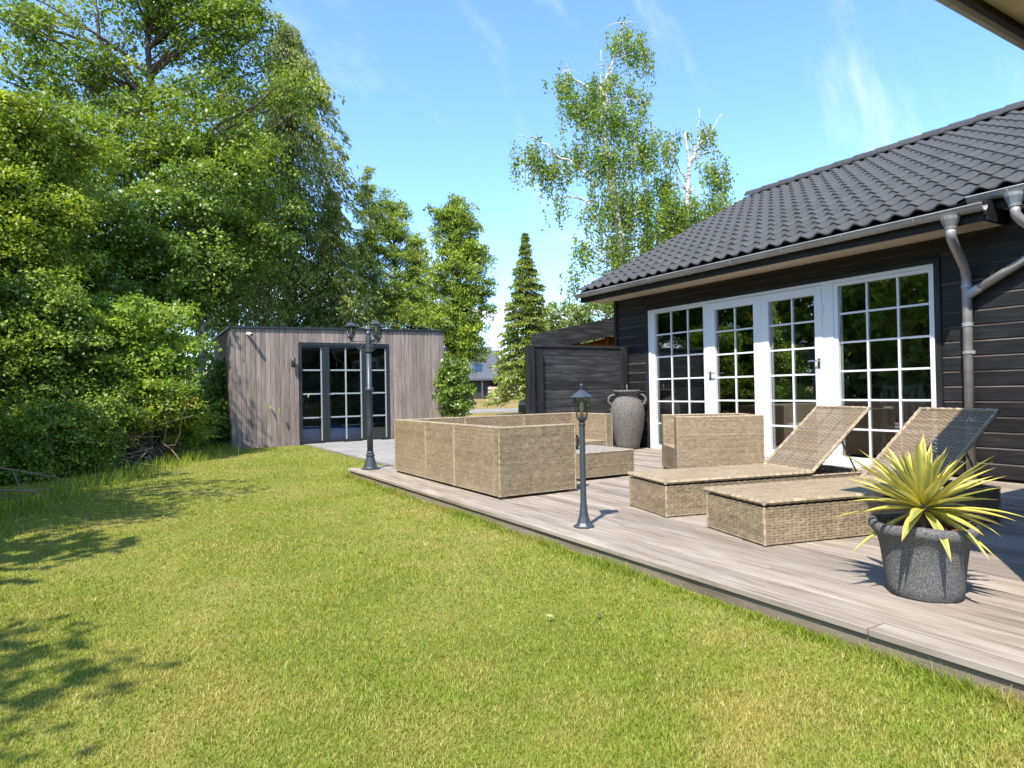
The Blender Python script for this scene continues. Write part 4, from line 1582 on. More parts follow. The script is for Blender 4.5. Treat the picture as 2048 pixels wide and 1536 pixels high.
def limb_path(a, b, sag=.15, k=5):
    a, b = np.array(a, float), np.array(b, float)
    mid = (a + b) / 2 + np.array([rng.normal(0, .08), rng.normal(0, .08), sag]) * np.linalg.norm(b - a)
    t = np.linspace(0, 1, k)[:, None]
    return (1 - t) ** 2 * a + 2 * t * (1 - t) * mid + t * t * b


def broadleaf(name, label, base, trunk, blobs, leaf, n_leaf, lsize, cl_r=.35, per=70, trunk_r=.09, bark='bark', group=None, cat='tree',
              lw=.62, droop=0.0, extra=None, twigs=True, zmin=-.05, shoots=70, upright=0.0):
    """trunk: list of points (world) ; blobs: (x,y,z, rx,ry,rz, weight) crown ellipsoids in which leaf clumps sit"""
    t = thing(name, label, cat, base, 0, group)
    b = np.array(base)
    tr = [np.array(p, float) for p in trunk]
    nseg = len(tr)
    rad = [trunk_r * (1 - .8 * i / (nseg - 1)) for i in range(nseg)] if nseg > 1 else [trunk_r]
    ncl = max(4, n_leaf // per)
    wts = np.array([q[6] for q in blobs], float)
    pick = rng.choice(len(blobs), ncl, p=wts / wts.sum())
    dirs = unit(rng.normal(size=(ncl, 3)))
    rr = rng.random(ncl) ** .55 * 1.12
    bl = np.array([q[:6] for q in blobs], float)
    C = bl[pick, :3] + dirs * rr[:, None] * bl[pick, 3:6]
    C[:, 2] = np.maximum(C[:, 2], zmin)
    m = MB()
    m.tube([tuple(p - b) for p in tr], rad, 10)
    part('trunk', m, bark, t, True, True)
    if twigs:
        m = MB()
        sel = rng.choice(ncl, min(ncl, 110), replace=False)
        for c in C[sel]:
            # leave the trunk at a point lower than the clump
            best = None
            hs = [p[2] for p in tr]
            zt = max(hs[0], min(hs[-1], c[2] - .45 * np.linalg.norm(c[:2] - tr[0][:2]) - .2))
            k_ = max(i for i in range(nseg) if hs[i] <= zt + 1e-6) if zt > hs[0] else 0
            k2 = min(k_ + 1, nseg - 1)
            f_ = 0 if k2 == k_ else (zt - hs[k_]) / max(1e-6, hs[k2] - hs[k_])
            s_ = tr[k_] * (1 - f_) + tr[k2] * f_
            pth = limb_path(s_, c, .12)
            ln = np.linalg.norm(c - s_)
            r0 = min(trunk_r * .42, .010 + .011 * ln)
            m.tube([tuple(p - b) for p in pth], list(np.linspace(r0, r0 * .25, len(pth))), 5, False)
        o = part('branches', m, bark, t, True, True)
        o['kind'] = 'stuff'
    idx = rng.integers(0, ncl, n_leaf)
    # every clump is a dome of overlapping leaves: dense outside, open below
    dr = rng.normal(size=(n_leaf, 3))
    dr[:, 2] = np.where(dr[:, 2] < -.25, -dr[:, 2], dr[:, 2])
    dr = unit(dr)
    crad = (cl_r * 1.45 * (.45 + .8 * rng.random((ncl, 1))))[idx]
    P = C[idx] + dr * np.array([1, 1, .72]) * crad * (.50 + .55 * rng.random((n_leaf, 1)) ** .7) + rng.normal(0, cl_r * .16, (n_leaf, 3))
    P[:, 2] = np.maximum(P[:, 2], zmin + .02)
    T = unit(dr * .55 + rng.normal(size=(n_leaf, 3)) * .75 + np.array([0, 0, -.35 - droop + upright]))
    NN = dr * .75 + rng.normal(size=(n_leaf, 3)) * .42 + np.array([-.1, -.08, .45])
    if shoots:
        # leafy shoots that break the outline
        k_ = min(ncl, shoots)
        sc_ = C[rng.choice(ncl, k_, replace=False)]
        sdir = unit((sc_ - bl[:, :3].mean(0)) * .5 + rng.normal(0, .5, (k_, 3)) + np.array([0, 0, .8]))
        sl = rng.uniform(.25, .75, k_) * (cl_r / .22)
        per_s = 26
        q_ = rng.random((k_, per_s))
        SP = sc_[:, None, :] + sdir[:, None, :] * (q_ * sl[:, None])[..., None] + rng.normal(0, .025, (k_, per_s, 3)) - np.array([0, 0, 1]) * (q_ ** 2 * sl[:, None] * .25)[..., None]
        P = np.concatenate([P, SP.reshape(-1, 3)])
        T = np.concatenate([T, unit(np.repeat(sdir, per_s, 0) * .5 + rng.normal(0, .7, (k_ * per_s, 3)))])
        NN = np.concatenate([NN, rng.normal(size=(k_ * per_s, 3)) * .6 + np.array([-.25, -.2, 1.0])])
        idx = np.concatenate([idx, np.repeat(rng.integers(0, ncl, k_), per_s)])
        n_leaf = len(P)
    L = lsize * rng.uniform(.5, 1.4, n_leaf)
    ctint = rng.normal(.45, .17, ncl)
    tint = ctint[idx] + rng.normal(0, .17, n_leaf)
    crown(t, base, P, T, L, L * lw, leaf, tint, Nn=NN)
    if extra:
        extra(t, C, b)
    return t


def B(px, y, D, rx, ry, rd=None, wt=None):
    """crown blob from survey-grid column, height row and depth"""
    x_, y_ = G(px, D)
    r1, r2 = rx * D / 1300, ry * D / 1300
    rd = rd or r1
    return (x_, y_, Z(y, D, px), (r1 + rd) / 2, (r1 + rd) / 2, r2, wt or r1 * r2 * rd)


def at3(px, y, D):
    x_, y_ = G(px, D)
    return (x_, y_, Z(y, D, px))


def berries(mat, nb, size, name, spread=.09):
    def fn(t, C, b):
        pick = C[rng.choice(len(C), nb)]
        P = np.repeat(pick, 40, 0) + rng.normal(0, spread, (nb * 40, 3)) * np.array([1, 1, .35]) + np.array([0, 0, .10])
        T = unit(rng.normal(size=(len(P), 3)))
        crown(t, b, P, T, np.full(len(P), size), np.full(len(P), size), mat, rng.random(len(P)), name)
    return fn


GL = -.1
# big alder behind the shrubs, airy at the top
bx, by = G(318, 15.5)
broadleaf('alder_tree', 'tall airy alder with long bare limbs left of the shed', (bx, by, GL),
          [(bx, by, GL), at3(316, 640, 15.5), at3(313, 430, 15.5), at3(308, 220, 15.5), at3(304, 60, 15.5), at3(300, -120, 15.5)],
          [B(90, 80, 15, 150, 100, 1.2, 2.6), B(215, 180, 15.4, 110, 70, 1, 1.6), B(330, 40, 15.5, 130, 90, 1.2, 2.2), B(460, 70, 15.5, 90, 90, 1.0, 1.9), B(510, 30, 15.5, 50, 50, .7, .6), B(590, 190, 15.2, 50, 40, .6, .5),
           B(430, 190, 15.3, 90, 50, 1), B(60, 210, 15, 90, 70, 1.1), B(330, 290, 15, 150, 90, 1.3, 3.0), B(470, 330, 15, 110, 90, 1.2, 2.4), B(180, 330, 14.6, 140, 90, 1.3, 2.6), B(520, 470, 15.4, 90, 100, 1.0, 1.6), B(330, -60, 15.5, 220, 80, 1.5)],
          'alder', 78000, .088, .27, 90, .155)
# the two long forked limbs of the alder are its own parts
al = bpy.data.objects['alder_tree']
ab = np.array((bx, by, GL))
for pth, r0 in (([at3(312, 205, 15.5), at3(262, 160, 15.3), at3(205, 85, 15.2), at3(110, 55, 15.0), at3(40, 42, 15)], .06),
                ([at3(309, 190, 15.5), at3(255, 130, 15.3), at3(203, 70, 15.2), at3(205, 20, 15.2), at3(190, -40, 15.2)], .065),
                ([at3(312, 330, 15.5), at3(220, 270, 15.2), at3(100, 205, 15), at3(20, 130, 14.8), at3(0, 70, 14.7)], .06),
                ([at3(313, 230, 15.4), at3(360, 160, 15.2), at3(420, 140, 15.2), at3(480, 150, 15.2)], .04),
                ([at3(308, 90, 15.5), at3(335, 60, 15.4), at3(345, -20, 15.3)], .05),
                ([at3(312, 300, 15.4), at3(400, 215, 15.1), at3(460, 270, 15.0), at3(520, 300, 15)], .035)):
    pp = [tuple(np.array(q) - ab) for q in pth]
    fine = []
    for i in range(len(pp) - 1):
        for k in range(4):
            t_ = k / 4
            fine.append(tuple(np.array(pp[i]) * (1 - t_) + np.array(pp[i + 1]) * t_ + rng.normal(0, .015, 3)))
    fine.append(pp[-1])
    part('limb', MB().tube(fine, list(np.linspace(r0, r0 * .35, len(fine))), 8, True), 'bark', al, True, True)

bx, by = G(250, 13.6)
broadleaf('maple_tree', 'dense dark green tree rising behind the pale elder bush', (bx, by, GL),
          [(bx, by, GL), at3(252, 760, 13.6), at3(255, 600, 13.6), at3(258, 440, 13.6)],
          [B(190, 470, 13.4, 150, 110, 1.3), B(330, 500, 13.6, 130, 120, 1.2), B(420, 560, 15.4, 70, 110, .7), B(100, 520, 13, 120, 110, 1.2), B(250, 590, 13.4, 160, 90, 1.1), B(400, 400, 14, 80, 70, .9)],
          'maple', 76000, .076, .28, 170, .10)
bx, by = G(25, 11)
broadleaf('rowan_tree', 'yellow-green rowan with red berries at the left edge', (bx, by, GL),
          [(bx, by, GL), at3(24, 720, 11), at3(28, 520, 11), at3(30, 330, 11)],
          [B(60, 290, 11, 120, 90, 1.1), B(150, 300, 11.4, 70, 60, .8), B(40, 420, 10.8, 130, 110, 1.1), B(90, 500, 11, 110, 90, 1), B(-60, 380, 10.8, 110, 160, 1.2)],
          'rowan', 60000, .066, .24, 150, .07, extra=berries('berry', 26, .028, 'berries'))
bx, by = G(255, 11.5)
broadleaf('elder_bush', 'pale green flowering elder bush in the sun', (bx, by, GL),
          [(bx, by, GL), at3(255, 830, 11.5), at3(258, 700, 11.5)],
          [B(225, 670, 11.5, 115, 70, .8), B(310, 690, 11.6, 85, 70, .8), B(195, 760, 11.4, 110, 70, .8), B(285, 770, 11.4, 90, 60, .7), B(340, 760, 11.6, 50, 60, .5)],
          'elder', 52000, .07, .18, 160, .04, cat='bush', extra=berries('flower', 20, .026, 'flowers', .085))
bx, by = G(300, 11.0)
broadleaf('bramble_bush', 'yellowish bramble thicket below the elder bush', (bx, by, GL),
          [(bx, by, GL), at3(302, 880, 11.0), at3(305, 820, 11.0)],
          [B(290, 810, 11.0, 100, 45, .6), B(355, 845, 11.6, 60, 45, .5), B(230, 840, 10.8, 70, 45, .6), B(340, 880, 12.0, 50, 25, .4)],
          'bramble', 26000, .06, .15, 110, .03, cat='bush')
bx, by = G(60, 10.3)
broadleaf('hazel_bush', 'dark green hazel bush under the rowan', (bx, by, GL),
          [(bx, by, GL), at3(58, 820, 10.3), at3(56, 680, 10.3)],
          [B(60, 640, 10.4, 110, 80, .9), B(120, 720, 10.4, 90, 80, .8), B(20, 740, 10, 100, 90, .9), B(90, 820, 10.2, 110, 60, .8)],
          'hazel', 60000, .066, .21, 160, .05, cat='bush')
bx, by = G(90, 9.3)
broadleaf('dogwood_bush', 'low shaded shrub spilling over the lawn at the left edge', (bx, by, GL),
          [(bx, by, GL), at3(92, 930, 9.3), at3(95, 860, 9.3)],
          [B(60, 880, 9.2, 110, 60, .6), B(150, 900, 9.6, 70, 55, .5), B(20, 950, 8.8, 70, 50, .5), B(180, 850, 9.9, 60, 50, .5)],
          'hazel', 34000, .05, .15, 90, .03, cat='bush')
bx, by = G(424, 14.0)
broadleaf('ivy_bush', 'dark glossy ivy bush against the shed corner', (bx, by, GL),
          [(bx, by, GL), at3(424, 850, 14), at3(424, 780, 14)],
          [B(424, 840, 14, 34, 50, .5), B(405, 870, 13.8, 45, 30, .5), B(436, 780, 14.3, 22, 50, .4)],
          'privet', 12000, .07, .14, 60, .03, cat='bush')
bx, by = G(407, 15.2)
broadleaf('white_birch', 'slim white birch trunk standing left of the shed', (bx, by, GL),
          [(bx, by, GL), at3(405, 780, 15.2), at3(404, 690, 15.2), at3(402, 500, 15.2), at3(404, 330, 15.3)],
          [B(420, 600, 15.4, 55, 60, .8), B(440, 480, 15.6, 80, 90, 1.0), B(400, 380, 15.6, 70, 70, 1)],
          'alder', 16000, .075, .25, 60, .115, 'birch_bark')

# trees along the boundary left of the frame (they shade the lawn and show in the windows)
for lab, (bx, by), H, rr, lf, n_, ls in (
        ('small tree left of the lawn whose shadow falls on the nearest grass', (-3.3, 1.6), 4.6, .85, 'maple', 7000, .10),
        ('tall tree left of the lawn whose shadow crosses the middle of the grass', (-2.95, 6.4), 5.6, 1.35, 'alder', 15000, .10),
        ('round-crowned boundary tree between the small and the tall one', (-4.2, 4.0), 5.0, 1.5, 'maple', 8000, .17),
        ('large dark boundary tree behind the hedge, farthest from the deck', (-5.2, 11.5), 7.5, 2.4, 'hazel', 9000, .24),
        ('wide boundary tree left of the hazel bush', (-3.6, 8.9), 5.8, 1.5, 'rowan', 10000, .16),
        ('dense boundary tree behind the wide one', (-6.0, 7.2), 6.8, 2.2, 'hazel', 9000, .24),
        ('low spreading boundary thicket left of the round-crowned tree', (-6.2, 4.2), 3.2, 2.2, 'hazel', 6000, .24),
        ('low boundary thicket under the large dark tree', (-5.6, 12.2), 3.4, 2.6, 'maple', 7000, .24),
        ('low boundary thicket under the dense tree', (-5.0, 8.6), 3.0, 2.0, 'hazel', 6000, .24),
        ('tall boundary tree behind the rowan, outside the garden', (-5.6, 14.6), 8.5, 2.6, 'alder', 9000, .22),
        ('farthest boundary tree, beyond the thickets', (-9.5, 9.5), 8.5, 3.6, 'hazel', 9000, .34),
        ('old boundary tree far behind the alder', (-4.2, 17.5), 8.0, 2.6, 'alder', 14000, .14)):
    broadleaf('boundary_tree', lab, (bx, by, GL), [(bx, by, GL), (bx + .05, by, H * .4), (bx, by + .1, H * .95)],
              [(bx, by, H * .68, rr, rr, H * .33, 1), (bx + rr * .3, by + .3, H * .45, rr * .9, rr * .9, H * .26, .7), (bx - .3, by - .4, H * .28, rr * .9, rr, H * .28, .7)],
              lf, n_, ls, .30, 60, .10, group='trees on the boundary')


# ------------------------------------------------------------------ conifers
def conifer(name, label, base, H, prof, n_br, per, leaf, L, Wd, droop, hang, lean=(0, 0), trunk_r=.12, z0=.3, up_=0.0, group=None, jitter=.3, tier=None, bark='bark'):
    """branches leave a straight trunk; prof(t) is the branch length at height t (0..1)"""
    t = thing(name, label, 'tree', base, 0, group)
    b = np.array(base, float)
    top = np.array([lean[0], lean[1], H])
    part('trunk', MB().tube([(0, 0, 0), tuple(top * .5), tuple(top * .98)], [trunk_r, trunk_r * .6, .012], 9), bark, t, True, True)
    P, T, LF, ti = [], [], [], []
    m = MB()
    for k_ in range(n_br):
        h = z0 / H + (1 - z0 / H) * (k_ + rng.random()) / n_br
        if tier:
            h = round(h * tier) / tier + rng.normal(0, .011)
            h = min(.99, max(z0 / H, h))
        az_ = k_ * 2.39996 + rng.normal(0, .4)
        Lb = prof(h) * (1 + rng.normal(0, jitter))
        Lb = max(.06, Lb)
        d = np.array([math.cos(az_), math.sin(az_), 0])
        s_ = rng.random(per) ** .65
        zc = up_ * s_ * Lb - droop * (s_ ** 2) * Lb
        pts = top * h + d * (s_ * Lb)[:, None] + np.stack([np.zeros(per), np.zeros(per), zc], 1)
        spread = (.10 + .16 * Lb) * (1 - .55 * s_)
        side = np.array([-d[1], d[0], 0])
        pts = pts + side * (rng.normal(0, 1, per) * spread)[:, None] + np.stack([np.zeros(per), np.zeros(per), -np.abs(rng.normal(0, hang * .5, per))], 1)
        tt = unit(d * .7 + rng.normal(0, .45, (per, 3)) + np.array([0, 0, up_ * .9 - droop * .7 - hang * 1.6]))
        P.append(pts)
        T.append(tt)
        LF.append(np.full(per, min(1.0, .40 + .5 * Lb)))
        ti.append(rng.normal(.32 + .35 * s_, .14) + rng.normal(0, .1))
        if Lb > .25 and k_ % 2 == 0:
            q = np.linspace(0, 1, 4)
            pp = top * h + d * (q * Lb * .85)[:, None] + np.stack([q * 0, q * 0, up_ * q * Lb - droop * q * q * Lb], 1)
            m.tube([tuple(x_) for x_ in pp], [.016 + .006 * Lb, .012, .009, .004], 4, False)
    o = part('branches', m, bark, t, True, True)
    o['kind'] = 'stuff'
    P = np.concatenate(P) + b
    T = np.concatenate(T)
    n_ = len(P)
    LF = np.concatenate(LF)
    Ls = L * rng.uniform(.6, 1.3, n_) * LF
    P[:, 2] = np.maximum(P[:, 2], b[2] + .02)
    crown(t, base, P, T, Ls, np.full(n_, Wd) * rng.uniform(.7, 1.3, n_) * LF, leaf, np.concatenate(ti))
    return t


bx, by = G(585, 19)
conifer('hemlock_tree', 'tall drooping dark conifer behind the shed', (bx, by, GL), Z(40, 19, 585) - GL, lambda h: .35 + 2.6 * (1 - h) ** .75, 260, 290, 'hemlock', .16, .044, .62, .34, trunk_r=.2, z0=.8, jitter=.42)
bx, by = G(668, 18)
conifer('hemlock_tree', 'shorter dense conifer between the tall drooping one and the cypresses', (bx, by, GL), Z(372, 18, 668) - GL, lambda h: .12 + 1.25 * (1 - h) ** .8, 170, 200, 'hemlock', .15, .044, .35, .22, trunk_r=.12, z0=.5)
bx, by = G(470, 20.5)
conifer('hemlock_tree', 'dark conifer half hidden behind the alder', (bx, by, GL), 11.0, lambda h: .3 + 2.5 * (1 - h) ** .8, 190, 190, 'hemlock', .17, .048, .5, .3, trunk_r=.18, z0=.8)
bx, by = G(758, 20)
broadleaf('cypress_tree', 'slender yellow-green cypress with the tallest thin tip behind the shed', (bx, by, GL),
          [(bx, by, GL), at3(756, 600, 20), at3(748, 470, 20), at3(738, 330, 20)],
          [B(738, 345, 20, 13, 25, .12, .10), B(739, 385, 20, 23, 29, .22, .25), B(742, 425, 20, 34, 34, .32, .5), B(748, 480, 20, 44, 40, .42, .7), B(740, 540, 20, 47, 45, .45, .7), B(760, 600, 20, 54, 45, .5, .9)],
          'cypress', 17000, .085, .15, 75, .085, 'twig', lw=.34, upright=.9, shoots=40)
bx, by = G(796, 20.4)
broadleaf('cypress_tree', 'bushier golden cypress right of the slender one', (bx, by, GL),
          [(bx, by, GL), at3(796, 620, 20.4), at3(790, 400, 20.4)],
          [B(778, 410, 20.4, 23, 29, .22, .3), B(800, 425, 20.4, 21, 27, .2, .25), B(790, 460, 20.4, 52, 38, .45, .9), B(792, 520, 20.4, 62, 47, .55, 1.2), B(800, 590, 20.4, 72, 56, .6, 1.5), B(790, 640, 20.4, 80, 45, .6, 1.2)],
          'cypress', 28000, .085, .16, 80, .09, lw=.34, upright=.9, shoots=60)
bx, by = G(842, 20.2)
broadleaf('cypress_tree', 'low golden cypress just behind the shed roof', (bx, by, GL),
          [(bx, by, GL), at3(842, 640, 20.2), at3(838, 490, 20.2)],
          [B(836, 490, 20.2, 16, 22, .15, .2), B(836, 530, 20.2, 31, 31, .3, .5), B(842, 590, 20.2, 52, 49, .5, 1), B(850, 650, 20.2, 67, 45, .6, 1)],
          'cypress', 16000, .085, .15, 75, .07, lw=.34, upright=.9, shoots=40)
bx, by = G(922, 17.6)
broadleaf('thuja_tree', 'broad yellow-green thuja standing right of the shed', (bx, by, GL),
          [(bx, by, GL), at3(922, 660, 17.6), at3(918, 410, 17.6)],
          [B(916, 412, 17.6, 16, 22, .14, .25), B(890, 440, 17.6, 26, 31, .3, .5), B(930, 450, 17.6, 39, 34, .4, .8), B(905, 500, 17.6, 59, 45, .55, 1.4), B(945, 520, 17.6, 47, 45, .5, 1.1), B(915, 575, 17.6, 82, 49, .7, 2),
           B(950, 610, 17.6, 52, 45, .5, 1.1), B(900, 650, 17.4, 80, 52, .7, 1.9), B(935, 690, 17.4, 47, 45, .45, 1.0), B(900, 730, 17.3, 52, 49, .5, 1.0), B(905, 790, 17.3, 47, 45, .4, .8)],
          'thuja', 54000, .085, .15, 90, .12, lw=.36, upright=.8, shoots=110)
bx, by = G(722, 27)
conifer('thin_larch', 'thin bluish tree seen through the gap behind the cypresses', (bx, by, GL), Z(500, 27, 722) - GL, lambda h: .3 + 1.0 * (1 - h), 90, 70, 'hemlock', .22, .06, .2, .2, trunk_r=.09, z0=1)
bx, by = G(1056, 30)
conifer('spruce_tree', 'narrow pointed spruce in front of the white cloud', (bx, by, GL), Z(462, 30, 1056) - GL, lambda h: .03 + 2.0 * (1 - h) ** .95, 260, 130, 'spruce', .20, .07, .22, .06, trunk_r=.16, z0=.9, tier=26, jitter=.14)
bx, by = G(908, 15.7)
broadleaf('privet_bush', 'round bright green bush at the right corner of the shed', (bx, by, GL),
          [(bx, by, GL), at3(908, 800, 15.7), at3(908, 760, 15.7)],
          [B(910, 800, 15.7, 30, 34, .35), B(903, 755, 15.8, 24, 40, .35)],
          'maple', 9000, .065, .13, 60, .03, cat='bush')


# ------------------------------------------------------------------ weeping birches
def weeping(name, label, base, limbs, blobs, n_str, leaf='birch', size=.095):
    """limbs: (points, radius); blobs: (px, y, r_px, weight) at depth D, filled with hanging leafy twigs"""
    t = thing(name, label, 'tree', base, 0)
    b = np.array(base)
    for i, (pth, r0) in enumerate(limbs):
        pp = [np.array(q) - b for q in pth]
        fine = []
        for a in range(len(pp) - 1):
            for k in range(4):
                fine.append(tuple(pp[a] * (1 - k / 4) + pp[a + 1] * k / 4 + (rng.normal(0, .03, 3) if i else 0)))
        fine.append(tuple(pp[-1]))
        part('trunk' if i == 0 else 'limb', MB().tube(fine, list(np.linspace(r0, r0 * .25, len(fine))), 7), 'birch_bark', t, True, True)
    # fine branches from the trunk and limbs to every hanging clump
    joints = np.array([q for pth, _ in limbs for q in pth[1:]])
    m = MB()
    for q in blobs:
        c = np.array(q[:3]) + np.array([0, 0, q[5] * .5])
        dd = np.linalg.norm(joints - c, axis=1) + np.where(joints[:, 2] > c[2] + .3, 3, 0)
        j0 = joints[dd.argmin()]
        for k in range(5):
            e_ = np.array(q[:3]) + rng.normal(0, .55, 3) * np.array(q[3:6]) + np.array([0, 0, q[5] * .4])
            m.tube([tuple(x_ - b) for x_ in limb_path(j0, e_, .15)], [.018, .014, .011, .008, .004], 5, False)
    o = part('branches', m, 'birch_bark', t, True, True)
    o['kind'] = 'stuff'
    wts = np.array([q[6] for q in blobs])
    bl = np.array([q[:6] for q in blobs])
    bl[:, 3:6] *= np.array([1.25, 1.25, 1.05])
    pick = rng.choice(len(blobs), n_str, p=wts / wts.sum())
    C = bl[pick, :3] + unit(rng.normal(size=(n_str, 3))) * (rng.random(n_str) ** .7)[:, None] * bl[pick, 3:6]
    ln = rng.uniform(.35, 1.35, n_str) * (.6 + bl[pick, 5] * .8)
    per = 24
    s_ = rng.random((n_str, per))
    P = C[:, None, :] + np.stack([rng.normal(0, .07, (n_str, per)), rng.normal(0, .07, (n_str, per)), -s_ * ln[:, None]], 2)
    P = P.reshape(-1, 3)
    T = unit(rng.normal(size=(len(P), 3)) * .8 + np.array([0, 0, -.8]))
    L = size * rng.uniform(.7, 1.3, len(P))
    tint = np.repeat(rng.normal(.48, .18, n_str), per) + rng.normal(0, .15, len(P))
    crown(t, base, P, T, L, L * .8, leaf, tint)
    V, F = quads_leaves(C - b, np.tile(np.array([[0.02, .02, -1.0]]), (n_str, 1)), ln, np.full(n_str, .012), 0)
    me = np_mesh('hanging_twigs', V, F, MT['bark'])
    o = link('hanging_twigs', me, None, t)
    o['kind'] = 'stuff'
    return t


D1 = 24.0
bx, by = G(1262, D1)
weeping('birch_tree', 'tall weeping birch with a long left limb above the black roof', (bx, by, GL),
        [([(bx, by, GL), at3(1250, 560, D1), at3(1243, 440, D1), at3(1226, 330, D1), at3(1218, 265, D1), at3(1222, 200, D1), at3(1232, 130, D1)], .19),
         ([at3(1218, 250, D1), at3(1213, 170, D1), at3(1215, 95, D1)], .04),
         ([at3(1204, 372, D1), at3(1170, 335, D1), at3(1120, 305, D1), at3(1085, 275, D1), at3(1045, 270, D1)], .055),
         ([at3(1240, 235, D1), at3(1215, 170, D1), at3(1245, 110, D1), at3(1262, 40, D1)], .07),
         ([at3(1222, 290, D1), at3(1200, 262, D1), at3(1180, 250, D1)], .05),
         ([at3(1220, 200, D1), at3(1170, 160, D1), at3(1140, 135, D1)], .055),
         ([at3(1240, 420, D1), at3(1270, 330, D1), at3(1290, 240, D1)], .05),
         ([at3(1252, 520, D1), at3(1205, 445, D1), at3(1180, 400, D1)], .05)],
        [B(1270, 62, D1, 34, 30, .8), B(1302, 95, D1, 22, 30, .6), B(1140, 150, D1, 30, 28, .6), B(1215, 160, D1, 55, 28, .9), B(1285, 170, D1, 24, 22, .7), B(1170, 200, D1, 40, 28, .8),
         B(1240, 225, D1, 62, 30, 1.1), B(1068, 300, D1, 44, 24, .7), B(1112, 330, D1, 38, 26, .7), B(1165, 290, D1, 34, 26, .7), B(1225, 300, D1, 50, 34, 1.0), B(1295, 280, D1, 36, 44, .9),
         B(1250, 385, D1, 50, 44, 1.1), B(1122, 395, D1, 18, 22, .5), B(1190, 415, D1, 24, 20, .6), B(1300, 390, D1, 40, 44, .9), B(1170, 480, D1, 34, 22, .6), B(1240, 480, D1, 48, 40, 1.0), B(1300, 470, D1, 40, 34, .9),
         B(1150, 545, D1, 26, 24, .6), B(1240, 560, D1, 60, 30, 1.1)], 1350)
D2 = 24.6
bx, by = G(1372, D2)
weeping('birch_tree', 'shorter weeping birch with bare white top branches beside the tall one', (bx, by, GL),
        [([(bx, by, GL), at3(1376, 500, D2), at3(1384, 380, D2), at3(1388, 320, D2), at3(1380, 260, D2)], .15),
         ([at3(1384, 352, D2), at3(1402, 290, D2), at3(1428, 268, D2), at3(1455, 225, D2)], .05),
         ([at3(1386, 330, D2), at3(1406, 285, D2), at3(1410, 215, D2)], .045),
         ([at3(1382, 362, D2), at3(1360, 320, D2), at3(1352, 290, D2)], .04)],
        [B(1345, 275, D2, 24, 24, .6, .35), B(1420, 255, D2, 30, 18, .7, .4), B(1440, 330, D2, 24, 40, .6, .8), B(1370, 410, D2, 45, 34, .9, 1.6), B(1432, 410, D2, 40, 40, .9, 1.5), B(1340, 360, D2, 24, 40, .6, .8), B(1345, 450, D2, 40, 34, .8, 1.2), B(1410, 470, D2, 50, 40, .9, 1.2)], 600)
D3 = 36
for i, (px_, y_, rx, ry, lab) in enumerate(((1115, 640, 34, 34, 'pale far tree nearest the spruce above the carport'), (1165, 628, 34, 34, 'pale far tree in the middle above the carport'), (1215, 618, 36, 42, 'pale far tree close to the house corner above the carport'))):
    bx, by = G(px_, D3 + i)
    broadleaf('far_tree', lab, (bx, by, GL), [(bx, by, GL), at3(px_, 720, D3 + i), at3(px_, y_, D3 + i)],
              [B(px_, y_, D3 + i, rx, ry, 1.2), B(px_ - 18, y_ + 50, D3 + i, rx, ry, 1.2), B(px_ + 18, y_ + 60, D3 + i, rx, ry, 1.2)], 'far', 5500, .15, .3, 40, .12, group='far trees above the carport')

# ------------------------------------------------------------------ brush pile and loose twigs by the hedge
bp_ = thing('brush_pile', 'heap of dry cut twigs at the edge of the lawn', 'brush pile', (*G(235, 10.6), GL))
tw = []
for k in range(4):
    L = .55 + .15 * k
    tw.append(MB().tube([(0, 0, 0), (L * .3, .03, .015), (L * .65, -.02, .02), (L, .05, -.01)], [.009, .008, .006, .003], 5).mesh('twig'))
    tw[-1].materials.append(MT['twig'])
for k in range(90):
    o = link('twig', tw[k % 4], None, bp_)
    o.location = (random.gauss(0, .38), random.gauss(.15, .35), abs(random.gauss(.22, .20)) + .02)
    o.rotation_euler = (random.uniform(-.4, .4), random.gauss(.25, .45), random.uniform(0, 2 * PI))
    s_ = random.uniform(.7, 1.5)
    o.scale = (s_, s_, s_)
for k, (lx, ly, rz, L) in enumerate(((-1.0, 8.2, .35, 1.0), (-1.15, 7.8, .1, 1.2), (-.9, 8.6, -.2, .9))):
    t = thing('fallen_branch', ['curved pale branch lying highest at the left edge', 'long dry branch lying lowest at the left edge', 'forked thin branch between the two others at the left edge'][k], 'branch', (lx, ly, GL), rz, 'dry branches lying at the hedge')
    part('stem', MB().tube([(-L * .5, 0, .25 + .1 * k), (-.1, .05, .2 + .08 * k), (L * .35, 0, .16 + .05 * k), (L * .55, .06, .03)], [.009, .008, .006, .003], 6), 'twig', t, True, True)
    part('side_shoot', MB().tube([(-.1, .05, .2 + .08 * k), (.05, -.15, .12), (.12, -.25, .0)], [.008, .006, .003], 5), 'twig', t, True, True)

# ------------------------------------------------------------------ grass
N = 640000
rr = np.exp(rng.uniform(math.log(1.5), math.log(17), N))
an = rng.uniform(R(-50), R(48), N) + YAW
X = rr * np.sin(an)
Y = rr * np.cos(an)
ok = (X < 2.60) | ((Y > 8.66) & (X < 3.42))
ok &= ~((X > 1.93) & (Y > 14.5))
ok &= X > -3.6
X, Y, rr = X[ok], Y[ok], rr[ok]
n_ = len(X)
# uneven turf
patch = np.sin(X * 3.1 + 1.3 * np.sin(Y * 2.3)) * np.sin(Y * 2.7 + 1.1 * np.sin(X * 1.9))
H_ = rng.uniform(.007, .019, n_) * (1 + .22 * patch) * (1 + .02 * rr)
W_ = (.0010 + .00056 * rr) * rng.uniform(.7, 1.3, n_)
